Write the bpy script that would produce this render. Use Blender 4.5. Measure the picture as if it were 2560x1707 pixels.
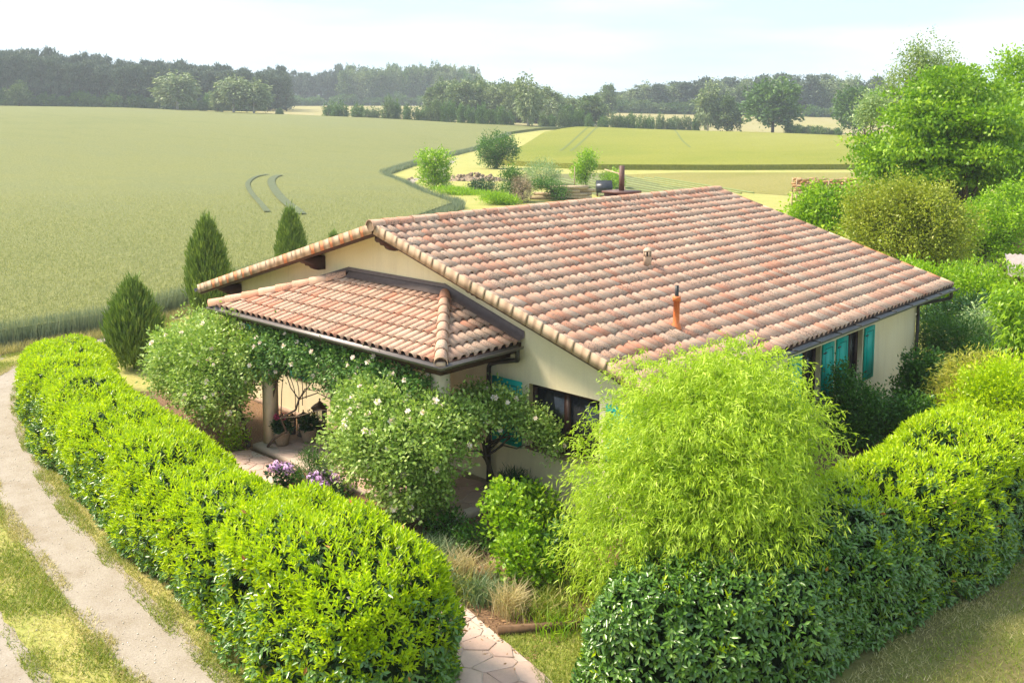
import bpy, bmesh, math, random
import numpy as np
from mathutils import Vector, Matrix
from mathutils.geometry import delaunay_2d_cdt
rng = np.random.default_rng(11); random.seed(5)
for o in list(bpy.data.objects): bpy.data.objects.remove(o)
scene = bpy.context.scene
COL = scene.collection
PI = math.pi
# ------------------------------------------------------------------ camera
FPX, CYP, PITCH, ROLL, YAW = 2383.785, 537.257, 0.1025, 0.0038, 2.3090
CAM = np.array([14.982, -12.278, 7.152])
_fw = np.array([math.cos(YAW), math.sin(YAW), 0.]); _rt = np.array([math.sin(YAW), -math.cos(YAW), 0.]); _up = np.array([0, 0, 1.])
_F = _fw*math.cos(PITCH)-_up*math.sin(PITCH); _U0 = _up*math.cos(PITCH)+_fw*math.sin(PITCH)
_R = _rt*math.cos(ROLL)+_U0*math.sin(ROLL); _U = _U0*math.cos(ROLL)-_rt*math.sin(ROLL)
cd = bpy.data.cameras.new('camera'); cam = bpy.data.objects.new('camera', cd); COL.objects.link(cam)
cd.sensor_width = 36; cd.lens = FPX*36/2560; cd.shift_y = -(853.5-CYP)/2560; cd.clip_end = 9000; cd.clip_start = .1
M = Matrix.Identity(4)
for i in range(3):
    M[i][0] = _R[i]; M[i][1] = _U[i]; M[i][2] = -_F[i]; M[i][3] = CAM[i]
cam.matrix_world = M
scene.camera = cam
# ------------------------------------------------------------------ world, sun, exposure
SUN = Vector((-0.72, -0.46, 1.0)).normalized()
w = bpy.data.worlds.new('World'); scene.world = w; w.use_nodes = True
nt = w.node_tree; nt.nodes.clear()
def N(t, kind, **kw):
    n = t.nodes.new(kind)
    for k, v in kw.items(): setattr(n, k, v)
    return n
sky = N(nt, 'ShaderNodeTexSky', sky_type='NISHITA', sun_disc=False)
sky.sun_elevation = math.asin(SUN.z); sky.sun_rotation = math.atan2(SUN.x, SUN.y)
sky.air_density = 1.0; sky.dust_density = 2.0; sky.ozone_density = 1.5; sky.altitude = 80
bg = N(nt, 'ShaderNodeBackground'); bg.inputs[1].default_value = .15
ou = N(nt, 'ShaderNodeOutputWorld')
tc = N(nt, 'ShaderNodeTexCoord'); mp = N(nt, 'ShaderNodeMapping'); mp.inputs[3].default_value = (1.2, 1.2, 9.0)
no = N(nt, 'ShaderNodeTexNoise'); no.inputs['Scale'].default_value = 1.6; no.inputs['Detail'].default_value = 5; no.inputs['Roughness'].default_value = .55
cr = N(nt, 'ShaderNodeValToRGB'); cr.color_ramp.elements[0].position = .45; cr.color_ramp.elements[1].position = .72
cr.color_ramp.elements[0].color = (.98, 1.32, 1.62, 1); cr.color_ramp.elements[1].color = (1.66, 1.76, 1.82, 1)     # thin cirrus veil over pale blue
mx = N(nt, 'ShaderNodeMixRGB'); mx.inputs[0].default_value = .955
L = nt.links.new
L(tc.outputs['Generated'], mp.inputs[0]); L(mp.outputs[0], no.inputs[0]); L(no.outputs[0], cr.inputs[0])
L(cr.outputs[0], mx.inputs[2]); L(sky.outputs[0], mx.inputs[1]); L(mx.outputs[0], bg.inputs[0]); L(bg.outputs[0], ou.inputs[0])
sd = bpy.data.lights.new('sun', 'SUN'); so = bpy.data.objects.new('sun', sd); COL.objects.link(so)
sd.energy = 2.0; sd.angle = math.radians(17); sd.color = (1, .87, .69)
so.rotation_euler = SUN.to_track_quat('Z', 'Y').to_euler(); so.location = (0, 0, 60)
vs = scene.view_settings; vs.view_transform = 'Standard'; vs.look = 'None'; vs.exposure = 2.33; vs.gamma = 1; vs.use_curve_mapping = False
scene.render.engine = 'CYCLES'
scene.cycles.max_bounces = 6; scene.cycles.transparent_max_bounces = 6
# ------------------------------------------------------------------ pixel helpers (2560 x 1707 photo)
def ray(u, v):
    d = _F*FPX+_R*(u-1280)-_U*(v-CYP); return d/np.linalg.norm(d)
def PZ(u, v, z=0.): d = ray(u, v); return CAM+d*((z-CAM[2])/d[2])
def PD(u, v, dist): d = ray(u, v); return CAM+d*(dist/math.hypot(d[0], d[1]))
# ------------------------------------------------------------------ terrain
_cp = [(0, 269, 350), (300, 273, 345), (670, 288, 320), (-500, 260, 360), (830, 295, 300), (1000, 303, 280), (1200, 315, 265), (1433, 323, 260), (1700, 331, 295), (1900, 336, 285),
       (2120, 345, 265), (2500, 352, 260), (3000, 345, 300), (700, 267, 520), (1000, 266, 540), (1550, 281, 440), (1750, 290, 420), (2050, 300, 400), (300, 262, 450), (2500, 305, 430)]
TP = [PD(*c) for c in _cp]
for r, n in ((50, 14), (90, 16), (125, 18)):
    for k in range(n):
        a = YAW-PI*.62+k*PI*1.24/(n-1)
        TP.append(np.array([CAM[0]+r*math.cos(a), CAM[1]+r*math.sin(a), 0.]))
for u, d, z in ((100, 190, 3.2), (500, 200, 3.0), (900, 200, 2.2), (1185, 188, .6), (1500, 190, .9), (1900, 190, .7), (2300, 190, .5), (0, 260, 6.6), (500, 255, 5.6)):
    q = PD(u, 400, d); q[2] = z; TP.append(q)
for k in range(10):
    a = YAW-1.6+k*.36; TP.append(np.array([CAM[0]+900*math.cos(a), CAM[1]+900*math.sin(a), 16.]))
for k in range(6):
    a = YAW+PI-1.2+k*.48; TP.append(np.array([CAM[0]+300*math.cos(a), CAM[1]+300*math.sin(a), 0.]))
TP = np.array(TP)/100.
def _phi(r2): return .5*r2*np.log(np.maximum(r2, 1e-12))
_n = len(TP); _d2 = ((TP[:, None, :2]-TP[None, :, :2])**2).sum(-1)
_A = np.zeros((_n+3, _n+3)); _A[:_n, :_n] = _phi(_d2)+np.eye(_n)*.004; _A[:_n, _n] = 1; _A[:_n, _n+1:] = TP[:, :2]; _A[_n, :_n] = 1; _A[_n+1:, :_n] = TP[:, :2].T
_W = np.linalg.solve(_A, np.concatenate([TP[:, 2], np.zeros(3)]))
def TZ(x, y):
    x = np.atleast_1d(np.asarray(x, float)); y = np.atleast_1d(np.asarray(y, float))
    X = np.stack([x, y], 1)/100.
    z = np.zeros(len(X))
    for s in range(0, len(X), 4000):
        q = X[s:s+4000]; d2 = ((q[:, None]-TP[None, :, :2])**2).sum(-1)
        z[s:s+4000] = _phi(d2)@_W[:_n]+_W[_n]+q@_W[_n+1:]
    z *= 100
    r = np.hypot(x-CAM[0], y-CAM[1])
    t = np.clip((r-60)/60, 0, 1); t = t*t*(3-2*t)
    far = np.clip((r-750)/500, 0, 1)
    return z*t*(1-far)+far*15
def tz(x, y): return float(TZ(x, y)[0])
# ------------------------------------------------------------------ mesh helpers
class MB:
    def __init__(s): s.V = []; s.F = []; s.n = 0; s.R = []
    def add(s, V, F, r=.5):
        V = np.asarray(V, float).reshape(-1, 3); F = np.asarray(F, int)
        s.V.append(V); s.F.append(F+s.n); s.n += len(V)
        s.R.append(np.broadcast_to(np.asarray(r, float), (len(V),)))
        return s
    def mesh(s, name, mat, smooth=False, off=(0, 0, 0)):
        me = bpy.data.meshes.new(name)
        V = np.concatenate(s.V)-np.asarray(off, float)
        me.vertices.add(len(V)); me.vertices.foreach_set('co', V.astype(np.float32).ravel())
        idx = np.concatenate([f.ravel() for f in s.F]); cnt = np.concatenate([np.full(len(f), f.shape[1]) for f in s.F])
        me.loops.add(len(idx)); me.loops.foreach_set('vertex_index', idx.astype(np.int32))
        st = np.concatenate([[0], np.cumsum(cnt)[:-1]])
        me.polygons.add(len(cnt)); me.polygons.foreach_set('loop_start', st.astype(np.int32)); me.polygons.foreach_set('loop_total', cnt.astype(np.int32))
        if smooth: me.polygons.foreach_set('use_smooth', np.ones(len(cnt), bool))
        a = me.attributes.new('rnd', 'FLOAT', 'POINT'); a.data.foreach_set('value', np.concatenate(s.R).astype(np.float32))
        me.update(calc_edges=True)
        if mat: me.materials.append(mat)
        return me
    def build(s, name, mat, parent=None, smooth=False, **props):
        return link(name, s.mesh(name, mat, smooth, ORG.get(parent, (0, 0, 0)) if parent else (0, 0, 0)), parent, **props)
ORG = {}
def link(name, me, parent=None, **props):
    o = bpy.data.objects.new(name, me); COL.objects.link(o)
    if parent: o.parent = parent; ORG[o] = ORG.get(parent, (0, 0, 0))
    for k, v in props.items(): o[k] = v
    return o
def thing(name, label, cat, loc=(0, 0, 0), group=None):
    o = bpy.data.objects.new(name, None); COL.objects.link(o); o.location = loc; o.empty_display_size = .2
    ORG[o] = tuple(loc); o['label'] = label; o['category'] = cat
    if group: o['group'] = group
    return o
def tag(o, label, cat, group=None):
    o['label'] = label; o['category'] = cat
    if group: o['group'] = group
    return o
BOXF = np.array([[0, 3, 2, 1], [4, 5, 6, 7], [0, 1, 5, 4], [1, 2, 6, 5], [2, 3, 7, 6], [3, 0, 4, 7]])
def box(mb, lo, hi, Rm=None, c=None, r=.5):
    x0, y0, z0 = lo; x1, y1, z1 = hi
    V = np.array([[x0, y0, z0], [x1, y0, z0], [x1, y1, z0], [x0, y1, z0], [x0, y0, z1], [x1, y0, z1], [x1, y1, z1], [x0, y1, z1]], float)
    if Rm is not None: V = V@np.asarray(Rm).T
    if c is not None: V = V+np.asarray(c)
    mb.add(V, BOXF, r); return mb
def hexa(mb, P, r=.5): mb.add(P, BOXF, r); return mb
def tube(mb, pts, rad, n=8, caps=True, r=.5):
    pts = np.asarray(pts, float); m = len(pts); rad = np.broadcast_to(np.asarray(rad, float), (m,))
    T = np.gradient(pts, axis=0); T /= np.linalg.norm(T, axis=1)[:, None]+1e-9
    ref = np.array([0, 0, 1.]) if abs(T[0, 2]) < .9 else np.array([1., 0, 0])
    V = []
    for i in range(m):
        a = np.cross(T[i], ref); a /= np.linalg.norm(a)+1e-9; b = np.cross(T[i], a); ref = np.cross(a, T[i])
        ang = np.arange(n)*2*PI/n
        V.append(pts[i]+rad[i]*(np.cos(ang)[:, None]*a+np.sin(ang)[:, None]*b))
    V = np.concatenate(V); F = []
    for i in range(m-1):
        k = np.arange(n); F.append(np.stack([i*n+k, i*n+(k+1) % n, (i+1)*n+(k+1) % n, (i+1)*n+k], 1))
    base = mb.n; mb.add(V, np.concatenate(F), r)
    if caps:
        mb.F.append(np.array([list(range(n-1, -1, -1))])+base); mb.F.append(np.array([list(range(n))])+base+(m-1)*n)
    return mb
def lathe(mb, prof, n=16, c=(0, 0, 0), r=.5, rot=0):
    prof = np.asarray(prof, float); m = len(prof); ang = np.arange(n)*2*PI/n+rot
    V = np.concatenate([np.stack([p[0]*np.cos(ang), p[0]*np.sin(ang), np.full(n, p[1])], 1) for p in prof])+np.asarray(c)
    F = []
    for i in range(m-1):
        k = np.arange(n); F.append(np.stack([i*n+k, i*n+(k+1) % n, (i+1)*n+(k+1) % n, (i+1)*n+k], 1))
    mb.add(V, np.concatenate(F), r); return mb
def sweep(mb, prof, path, closed_prof=False, r=.5):
    """profile (a: sideways right of travel, b: up) swept along a level polyline"""
    path = np.asarray(path, float); prof = np.asarray(prof, float); m = len(path); k = len(prof); V = []
    for i in range(m):
        d0 = path[i]-path[i-1] if i else path[1]-path[0]; d1 = path[i+1]-path[i] if i < m-1 else d0
        d0 = d0/np.linalg.norm(d0); d1 = d1/np.linalg.norm(d1)
        n0 = np.array([d0[1], -d0[0], 0]); n1 = np.array([d1[1], -d1[0], 0]); nn = n0+n1; nn = nn/np.linalg.norm(nn); nn /= max(.3, nn@n0)
        V.append(path[i]+prof[:, :1]*nn+prof[:, 1:]*np.array([0, 0, 1.]))
    F = []
    kk = k if closed_prof else k-1
    for i in range(m-1):
        for j in range(kk): F.append([i*k+j, i*k+(j+1) % k, (i+1)*k+(j+1) % k, (i+1)*k+j])
    mb.add(np.concatenate(V), F, r); return mb
def unit(a): return a/(np.linalg.norm(a, axis=-1, keepdims=True)+1e-9)
def leaves(mb, P, ax, L, W, fold=True, nrm=None, r=None, g=rng):
    """P (n,3) base points, ax (n,3) axis, L,W (n,) sizes"""
    n = len(P); ax = unit(ax); L = np.broadcast_to(L, (n,))[:, None]; W = np.broadcast_to(W, (n,))[:, None]
    if nrm is None: nrm = g.normal(size=(n, 3))+np.array([0, 0, 1.2])
    sd = unit(np.cross(ax, nrm)); up = np.cross(sd, ax)
    if r is None: r = g.random(n)
    if fold:
        V = np.stack([P, P+ax*L*.5+sd*W*.5+up*W*.12, P+ax*L*.52-up*W*.16, P+ax*L*.5-sd*W*.5+up*W*.12, P+ax*L-up*L*.10], 1)
        b = np.arange(n)[:, None]*5
        F = np.concatenate([b+np.array([0, 1, 4, 2]), b+np.array([0, 2, 4, 3])])
        mb.add(V.reshape(-1, 3), F, np.repeat(r, 5))
    else:
        V = np.stack([P, P+ax*L*.45+sd*W*.5, P+ax*L, P+ax*L*.45-sd*W*.5], 1)
        mb.add(V.reshape(-1, 3), np.arange(n)[:, None]*4+np.array([0, 1, 2, 3]), np.repeat(r, 4))
def lobe_clumps(lobes, n, g=rng, inner=.45, lump=.12):
    """clump centres spread through lobes (c, radii); returns centres and outward dirs"""
    C = np.array([l[0] for l in lobes], float); Rr = np.array([np.broadcast_to(l[1], 3) for l in lobes], float)
    wgt = np.prod(Rr, 1)**(2/3); wgt /= wgt.sum()
    k = g.choice(len(lobes), n, p=wgt); d = unit(g.normal(size=(n, 3)))
    rr = 1-(1-inner)*g.random(n)**2.2
    rr *= 1+lump*np.sin(3.1*d[:, 0]*2+k)*np.cos(2.7*d[:, 1]*2+2*k)+g.normal(size=n)*lump*.5
    return C[k]+d*Rr[k]*rr[:, None], unit(d/Rr[k])
def leafcloud(mb, Cc, D, k, spread, L, W, droop=.0, up=.25, jit=.8, fold=False, g=rng, rvar=.5):
    n = len(Cc); P = np.repeat(Cc, k, 0)+g.normal(size=(n*k, 3))*np.asarray(spread)
    ax = np.repeat(D, k, 0)+g.normal(size=(n*k, 3))*jit+np.array([0, 0, up-droop])
    r = np.clip(np.repeat(g.random(n), k)*(1-rvar)+g.random(n*k)*rvar, 0, 1)
    leaves(mb, P, ax, L*(.7+.6*g.random(n*k)), W*(.7+.6*g.random(n*k)), fold=fold, r=r, g=g)
def poly_sheet(name, poly, mat, z=0., terrain=True, step=None, skirt=None, **props):
    """flat or terrain-following sheet filling a 2-d polygon"""
    poly = [np.asarray(p[:2], float) for p in poly]; B = []
    step = step or 1e9
    for i in range(len(poly)):
        a, b = poly[i], poly[(i+1) % len(poly)]; dd = np.linalg.norm(b-a)
        loc = step*max(1., .02*np.hypot(*(a-CAM[:2]))/2) if step < 1e8 else 1e9
        m = max(1, int(dd/loc))
        for j in range(m): B.append(a+(b-a)*j/m)
    nb = len(B); pts = [Vector(p) for p in B]
    if step < 1e8:
        Bn = np.array(B); lo = Bn.min(0); hi = Bn.max(0); r = 2.
        rs = []
        while r < 1500: rs.append(r); r *= 1.05
        na = 150
        for q, r in enumerate(rs):
            for k in range(na):
                a = YAW-1.3+2.6*(k+.5*(q % 2))/na; p = (CAM[0]+r*math.cos(a), CAM[1]+r*math.sin(a))
                if lo[0] < p[0] < hi[0] and lo[1] < p[1] < hi[1] and inside(p, Bn): pts.append(Vector(p))
    V, E, Fc, *_ = delaunay_2d_cdt(pts, [(i, (i+1) % nb) for i in range(nb)], [], 1, 1e-4)
    V = np.array([(v.x, v.y) for v in V]); Z = (TZ(V[:, 0], V[:, 1]) if terrain else 0)+z
    mb = MB(); mb.add(np.column_stack([V, np.broadcast_to(Z, len(V))]), np.array([f for f in Fc if len(f) == 3]))
    if skirt:
        Bn = np.array(B); zb = (TZ(Bn[:, 0], Bn[:, 1]) if terrain else np.zeros(len(Bn)))
        k = np.arange(nb)
        mb.add(np.concatenate([np.column_stack([Bn, zb+z]), np.column_stack([Bn, zb-.02])]), np.stack([k, k+nb, (k+1) % nb+nb, (k+1) % nb], 1), .0)
    me = mb.mesh(name, mat)
    bm = bmesh.new(); bm.from_mesh(me); bmesh.ops.recalc_face_normals(bm, faces=bm.faces)
    for f in bm.faces:
        if abs(f.normal.z) > .3 and f.normal.z < 0: f.normal_flip()
    bm.to_mesh(me); bm.free()
    return link(name, me, None, **props)
def inside(p, B):
    x, y = p; x0, y0 = B[:, 0], B[:, 1]; x1, y1 = np.roll(x0, -1), np.roll(y0, -1)
    c = ((y0 > y) != (y1 > y)) & (x < (x1-x0)*(y-y0)/(y1-y0+1e-12)+x0)
    return bool(c.sum() % 2)
def smooth_path(P, n=8):
    P = np.asarray(P, float); Q = np.concatenate([[2*P[0]-P[1]], P, [2*P[-1]-P[-2]]]); out = []
    for i in range(1, len(Q)-2):
        for t in np.arange(n)/n:
            out.append(.5*((2*Q[i])+(-Q[i-1]+Q[i+1])*t+(2*Q[i-1]-5*Q[i]+4*Q[i+1]-Q[i+2])*t*t+(-Q[i-1]+3*Q[i]-3*Q[i+1]+Q[i+2])*t**3))
    return np.array(out+[P[-1]])
def strip_poly(path, w, wob=0., g=rng):
    p = smooth_path(path); T = unit(np.gradient(p, axis=0)); n = np.column_stack([T[:, 1], -T[:, 0]])
    a = p+n*(w/2+g.normal(size=len(p))*wob)[:, None] if np.ndim(w) == 0 else p+n*(w/2)[:, None]
    b = p-n*(w/2+g.normal(size=len(p))*wob)[:, None] if np.ndim(w) == 0 else p-n*(w/2)[:, None]
    return list(a)+list(b[::-1])
# ------------------------------------------------------------------ materials
MATS = {}
def newmat(name):
    m = bpy.data.materials.new(name); m.use_nodes = True; t = m.node_tree
    b = t.nodes['Principled BSDF']; MATS[name] = m; return m, t, b
def ramp(t, stops, src, interp='LINEAR'):
    c = N(t, 'ShaderNodeValToRGB'); e = c.color_ramp.elements; c.color_ramp.interpolation = interp
    e[0].position = stops[0][0]; e[0].color = (*stops[0][1], 1); e[1].position = stops[-1][0]; e[1].color = (*stops[-1][1], 1)
    for p, col in stops[1:-1]:
        q = e.new(p); q.color = (*col, 1)
    t.links.new(src, c.inputs[0]); return c.outputs[0]
def noise(t, scale, detail=4, rough=.55, coord=None, sc=(1, 1, 1), dist=0):
    n = N(t, 'ShaderNodeTexNoise'); n.inputs['Scale'].default_value = scale; n.inputs['Detail'].default_value = detail; n.inputs['Roughness'].default_value = rough; n.inputs['Distortion'].default_value = dist
    g = N(t, 'ShaderNodeNewGeometry'); mpn = N(t, 'ShaderNodeMapping'); mpn.inputs[3].default_value = sc
    t.links.new(coord or g.outputs['Position'], mpn.inputs[0]); t.links.new(mpn.outputs[0], n.inputs[0]); return n.outputs[0]
def mix(t, fac, a, b, mode='MIX'):
    m = N(t, 'ShaderNodeMixRGB', blend_type=mode)
    for i, x in ((0, fac), (1, a), (2, b)):
        if isinstance(x, (int, float)): m.inputs[i].default_value = x
        elif isinstance(x, tuple): m.inputs[i].default_value = (*x, 1)
        else: t.links.new(x, m.inputs[i])
    return m.outputs[0]
def attr(t): a = N(t, 'ShaderNodeAttribute', attribute_name='rnd'); return a.outputs['Fac']
def bump(t, b, h, strength=.4, dist=.02):
    n = N(t, 'ShaderNodeBump'); n.inputs['Strength'].default_value = strength; n.inputs['Distance'].default_value = dist
    t.links.new(h, n.inputs['Height']); t.links.new(n.outputs[0], b.inputs['Normal'])
def plain(name, c, rough=.7, var=.15, scale=6., metal=0., bstr=.0, spec=.4, sc=(1, 1, 1)):
    m, t, b = newmat(name); b.inputs['Roughness'].default_value = rough; b.inputs['Metallic'].default_value = metal; b.inputs['Specular IOR Level'].default_value = spec
    n = noise(t, scale, sc=sc); c = np.array(c)
    col = ramp(t, [(.25, tuple(np.clip(c*(1-var), 0, 1))), (.75, tuple(np.clip(c*(1+var), 0, 1)))], n)
    t.links.new(col, b.inputs['Base Color'])
    if bstr: bump(t, b, n, bstr)
    return m
def leafmat(name, stops, trans=.35, rough=.45, spec=.4, tboost=1.25):
    m, t, b = newmat(name); b.inputs['Roughness'].default_value = rough; b.inputs['Specular IOR Level'].default_value = spec
    col = ramp(t, stops, attr(t)); t.links.new(col, b.inputs['Base Color'])
    tr = N(t, 'ShaderNodeBsdfTranslucent'); ms = N(t, 'ShaderNodeMixShader'); ms.inputs[0].default_value = trans
    tc2 = mix(t, 1., col, (tboost, tboost*1.02, tboost*.6), 'MULTIPLY'); t.links.new(tc2, tr.inputs[0])
    t.links.new(b.outputs[0], ms.inputs[1]); t.links.new(tr.outputs[0], ms.inputs[2])
    t.links.new(ms.outputs[0], t.nodes['Material Output'].inputs[0]); return m
LF = lambda n, a, b, c=None, **k: leafmat(n, [(0., a), (.55, b), (1., c or b)], **k)
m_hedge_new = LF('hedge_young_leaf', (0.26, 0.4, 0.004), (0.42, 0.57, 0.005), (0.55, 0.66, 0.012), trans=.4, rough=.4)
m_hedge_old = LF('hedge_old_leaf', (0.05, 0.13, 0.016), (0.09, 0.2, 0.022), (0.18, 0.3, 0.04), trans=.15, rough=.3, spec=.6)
m_willow = LF('willow_leaf', (0.24, 0.38, 0.015), (0.4, 0.55, 0.03), (0.58, 0.68, 0.13), trans=.4, rough=.5)
m_rose = LF('rose_leaf', (0.13, 0.23, 0.035), (0.32, 0.46, 0.09), (0.58, 0.66, 0.26), trans=.3)
m_rose_dark = LF('climbing_rose_leaf', (0.05, 0.13, 0.03), (0.12, 0.25, 0.06), (0.3, 0.44, 0.13), trans=.3)
m_juniper = LF('juniper_needle', (0.08, 0.15, 0.025), (0.17, 0.26, 0.04), (0.34, 0.42, 0.09), trans=.15, rough=.6)
m_bright = LF('bright_leaf', (0.1, 0.22, 0.008), (0.25, 0.43, 0.012), (0.44, 0.6, 0.04), trans=.4)
m_beech = LF('beech_leaf', (0.065, 0.16, 0.005), (0.18, 0.34, 0.008), (0.38, 0.53, 0.03), trans=.38)
m_yellow = LF('yellow_green_leaf', (0.15, 0.2, 0.015), (0.29, 0.35, 0.03), (0.46, 0.46, 0.07), trans=.35)
m_gold = LF('golden_leaf', (.22, .28, .03), (.42, .42, .06), (.55, .5, .10), trans=.4)
m_mid = LF('mid_green_leaf', (.03, .09, .015), (.07, .18, .02), (.16, .30, .04), trans=.3)
m_dark = LF('dark_green_leaf', (.012, .04, .012), (.03, .085, .02), (.06, .15, .03), trans=.2, rough=.35)
m_var = LF('pale_variegated_leaf', (.12, .22, .08), (.30, .42, .18), (.55, .62, .35), trans=.3)
m_grey = LF('grey_willow_leaf', (.12, .20, .08), (.24, .35, .16), (.42, .52, .28), trans=.3)
m_birch = LF('birch_leaf', (.11, .18, .05), (.21, .30, .08), (.36, .44, .16), trans=.3)
m_far_pine = LF('far_pine_needle', (0.045, 0.075, 0.05), (0.095, 0.135, 0.085), (0.18, 0.22, 0.13), trans=.1, rough=.7)
m_far_dec = LF('far_broadleaf', (0.06, 0.11, 0.035), (0.12, 0.19, 0.06), (0.25, 0.31, 0.12), trans=.2, rough=.6)
m_far_pale = LF('far_pale_broadleaf', (0.09, 0.14, 0.05), (0.19, 0.25, 0.1), (0.33, 0.39, 0.18), trans=.2, rough=.6)
m_far_green = LF('far_oak_leaf', (0.04, 0.1, 0.02), (0.09, 0.18, 0.03), (0.18, 0.29, 0.06), trans=.2, rough=.6)
m_dead = LF('dead_leaf', (.35, .12, .03), (.5, .2, .05), (.45, .3, .08), trans=.2)
m_core = plain('dark_hedge_core', (.012, .022, .006), 1., .3, 12, spec=0.)  # near-black: the shade inside the hedge put into the core's colour
m_bark = plain('bark', (.09, .065, .045), .95, .35, 14, bstr=.5, sc=(1, 1, .3))
m_twig = plain('willow_twig', (.30, .20, .09), .8, .25, 14)
m_bbark = plain('birch_bark', (.55, .52, .47), .8, .3, 5)
m_wood = plain('brown_stained_wood', (.075, .034, .026), .6, .25, 9, bstr=.15)
m_wood_dk = plain('dark_window_wood', (.045, .020, .014), .5, .2, 9)
m_metal = plain('brown_gutter_metal', (.16, .14, .135), .42, .15, 7, metal=.3, spec=.5)
m_gut = plain('grey_gutter_metal', (.15, .145, .15), .38, .15, 7, metal=.35, spec=.6)
m_flash = plain('brown_lead_flashing', (.15, .11, .105), .55, .2, 9)
m_pipe = plain('dark_downpipe', (.045, .038, .03), .45, .15, 7)
m_teal = plain('teal_paint', (.0, .44, .36), .5, .06, 5)
m_teal2 = plain('teal_groove_shade', (.0, .17, .14), .6, .06, 5)  # same teal darkened: the groove's shade put into the strip colour
m_cream = None
m, t, b = newmat('cream_plaster'); m_cream = m; b.inputs['Roughness'].default_value = .9
n1 = noise(t, 1.2, 5); n2 = noise(t, 45, 3)
c1 = ramp(t, [(.3, (.83, .70, .45)), (.7, (.89, .78, .54))], n1); n3 = noise(t, 1.6, 5, .6, sc=(3., 3., .35)); c1 = mix(t, ramp(t, [(.52, (0, 0, 0)), (.75, (.4, .4, .4))], n3), c1, (.60, .50, .33))
t.links.new(mix(t, .12, c1, ramp(t, [(.3, (.5, .4, .24)), (.7, (.85, .74, .5))], n2)), b.inputs['Base Color']); bump(t, b, n2, .25, .01)
m_post = plain('post_plaster', (.62, .53, .37), .9, .1, 8, bstr=.2)
m_base = plain('stone_skirting', (.33, .23, .17), .8, .15, 10)
m_soffit = plain('soffit_boards', (.06, .034, .024), .8, .3, 6, sc=(1, 8, 1))
# tiles
m, t, b = newmat('clay_roof_tile'); m_tile = m; b.inputs['Roughness'].default_value = .85; b.inputs['Specular IOR Level'].default_value = .25
a = attr(t)
base = ramp(t, [(0., (.53, .33, .235)), (.2, (.57, .38, .28)), (.36, (.58, .29, .20)), (.5, (.61, .43, .325)), (.66, (.57, .235, .145)), (.8, (.50, .35, .26)), (1., (.62, .45, .34))], a)
pn = noise(t, 2.3, 4); sp = noise(t, 34, 5, .7); s2 = noise(t, 6.5, 4)
patchy = mix(t, ramp(t, [(.42, (0, 0, 0)), (.62, (.75, .75, .75))], s2), base, mix(t, .5, base, (.58, .36, .25)))
lm = N(t, 'ShaderNodeMath', operation='MULTIPLY'); t.links.new(ramp(t, [(.50, (0, 0, 0)), (.60, (1, 1, 1))], sp), lm.inputs[0]); t.links.new(ramp(t, [(.40, (0, 0, 0)), (.60, (.85, .85, .85))], pn), lm.inputs[1])
fl_ = noise(t, 3.0, 4, .6, sc=(.35, 3., .35)); patchy = mix(t, ramp(t, [(.48, (0, 0, 0)), (.68, (.55, .55, .55))], fl_), patchy, (.36, .24, .17))
t.links.new(mix(t, lm.outputs[0], patchy, (.13, .10, .085)), b.inputs['Base Color']); bump(t, b, sp, .3, .006)
m, t, b = newmat('clay_verge_tile'); m_verge = m; b.inputs['Roughness'].default_value = .8
n1 = noise(t, 14, 4, .6); base = ramp(t, [(0., (.50, .36, .25)), (.12, (.45, .31, .21)), (.35, (.30, .20, .13)), (.6, (.20, .13, .085)), (.8, (.50, .2, .1)), (1., (.62, .22, .10))], attr(t))
t.links.new(mix(t, .3, base, mix(t, 1., base, ramp(t, [(.3, (.6, .6, .6)), (.7, (1.4, 1.4, 1.4))], n1), 'MULTIPLY')), b.inputs['Base Color'])
m_ora = plain('orange_vent_pipe', (.62, .17, .05), .5, .1, 8)
m_blk = plain('black_plastic', (.02, .02, .022), .4, .2, 8)
m_ventc = plain('pale_clay_vent', (.60, .42, .30), .85, .15, 12)
m, t, b = newmat('window_glass'); m_glass = m; b.inputs['Base Color'].default_value = (.03, .032, .035, 1); b.inputs['Roughness'].default_value = .08; b.inputs['Specular IOR Level'].default_value = .6
m_chim = plain('brown_chimney_cladding', (.12, .065, .055), .6, .15, 9)
# ground
m, t, b = newmat('dry_grass_ground'); m_ground = m; b.inputs['Roughness'].default_value = 1
n1 = noise(t, .55, 6, .6); n2 = noise(t, 9, 5, .65); n3 = noise(t, .05, 4)
c1 = ramp(t, [(.30, (.33, .26, .09)), (.47, (.27, .26, .06)), (.62, (.16, .215, .03)), (.78, (.36, .30, .13))], n1)
c1 = mix(t, .45, c1, ramp(t, [(.3, (.18, .20, .03)), (.5, (.36, .34, .09)), (.72, (.58, .46, .22))], n2))
t.links.new(c1, b.inputs['Base Color']); bump(t, b, n2, .6, .04)
m, t, b = newmat('lawn'); m_lawn = m; b.inputs['Roughness'].default_value = 1
n1 = noise(t, .9, 5, .6); n2 = noise(t, 14, 5, .7)
c1 = mix(t, .5, ramp(t, [(.32, (.20, .25, .03)), (.55, (.30, .31, .05)), (.72, (.42, .36, .13))], n1), ramp(t, [(.3, (.10, .14, .02)), (.7, (.42, .40, .12))], n2))
t.links.new(c1, b.inputs['Base Color']); bump(t, b, n2, .6, .04)
m, t, b = newmat('shady_lawn'); m_lawn2 = m; b.inputs['Roughness'].default_value = 1  # darker, browner lawn with the hedge's shade put into its colour
n1 = noise(t, .8, 5, .6); n2 = noise(t, 16, 5, .7)
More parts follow.
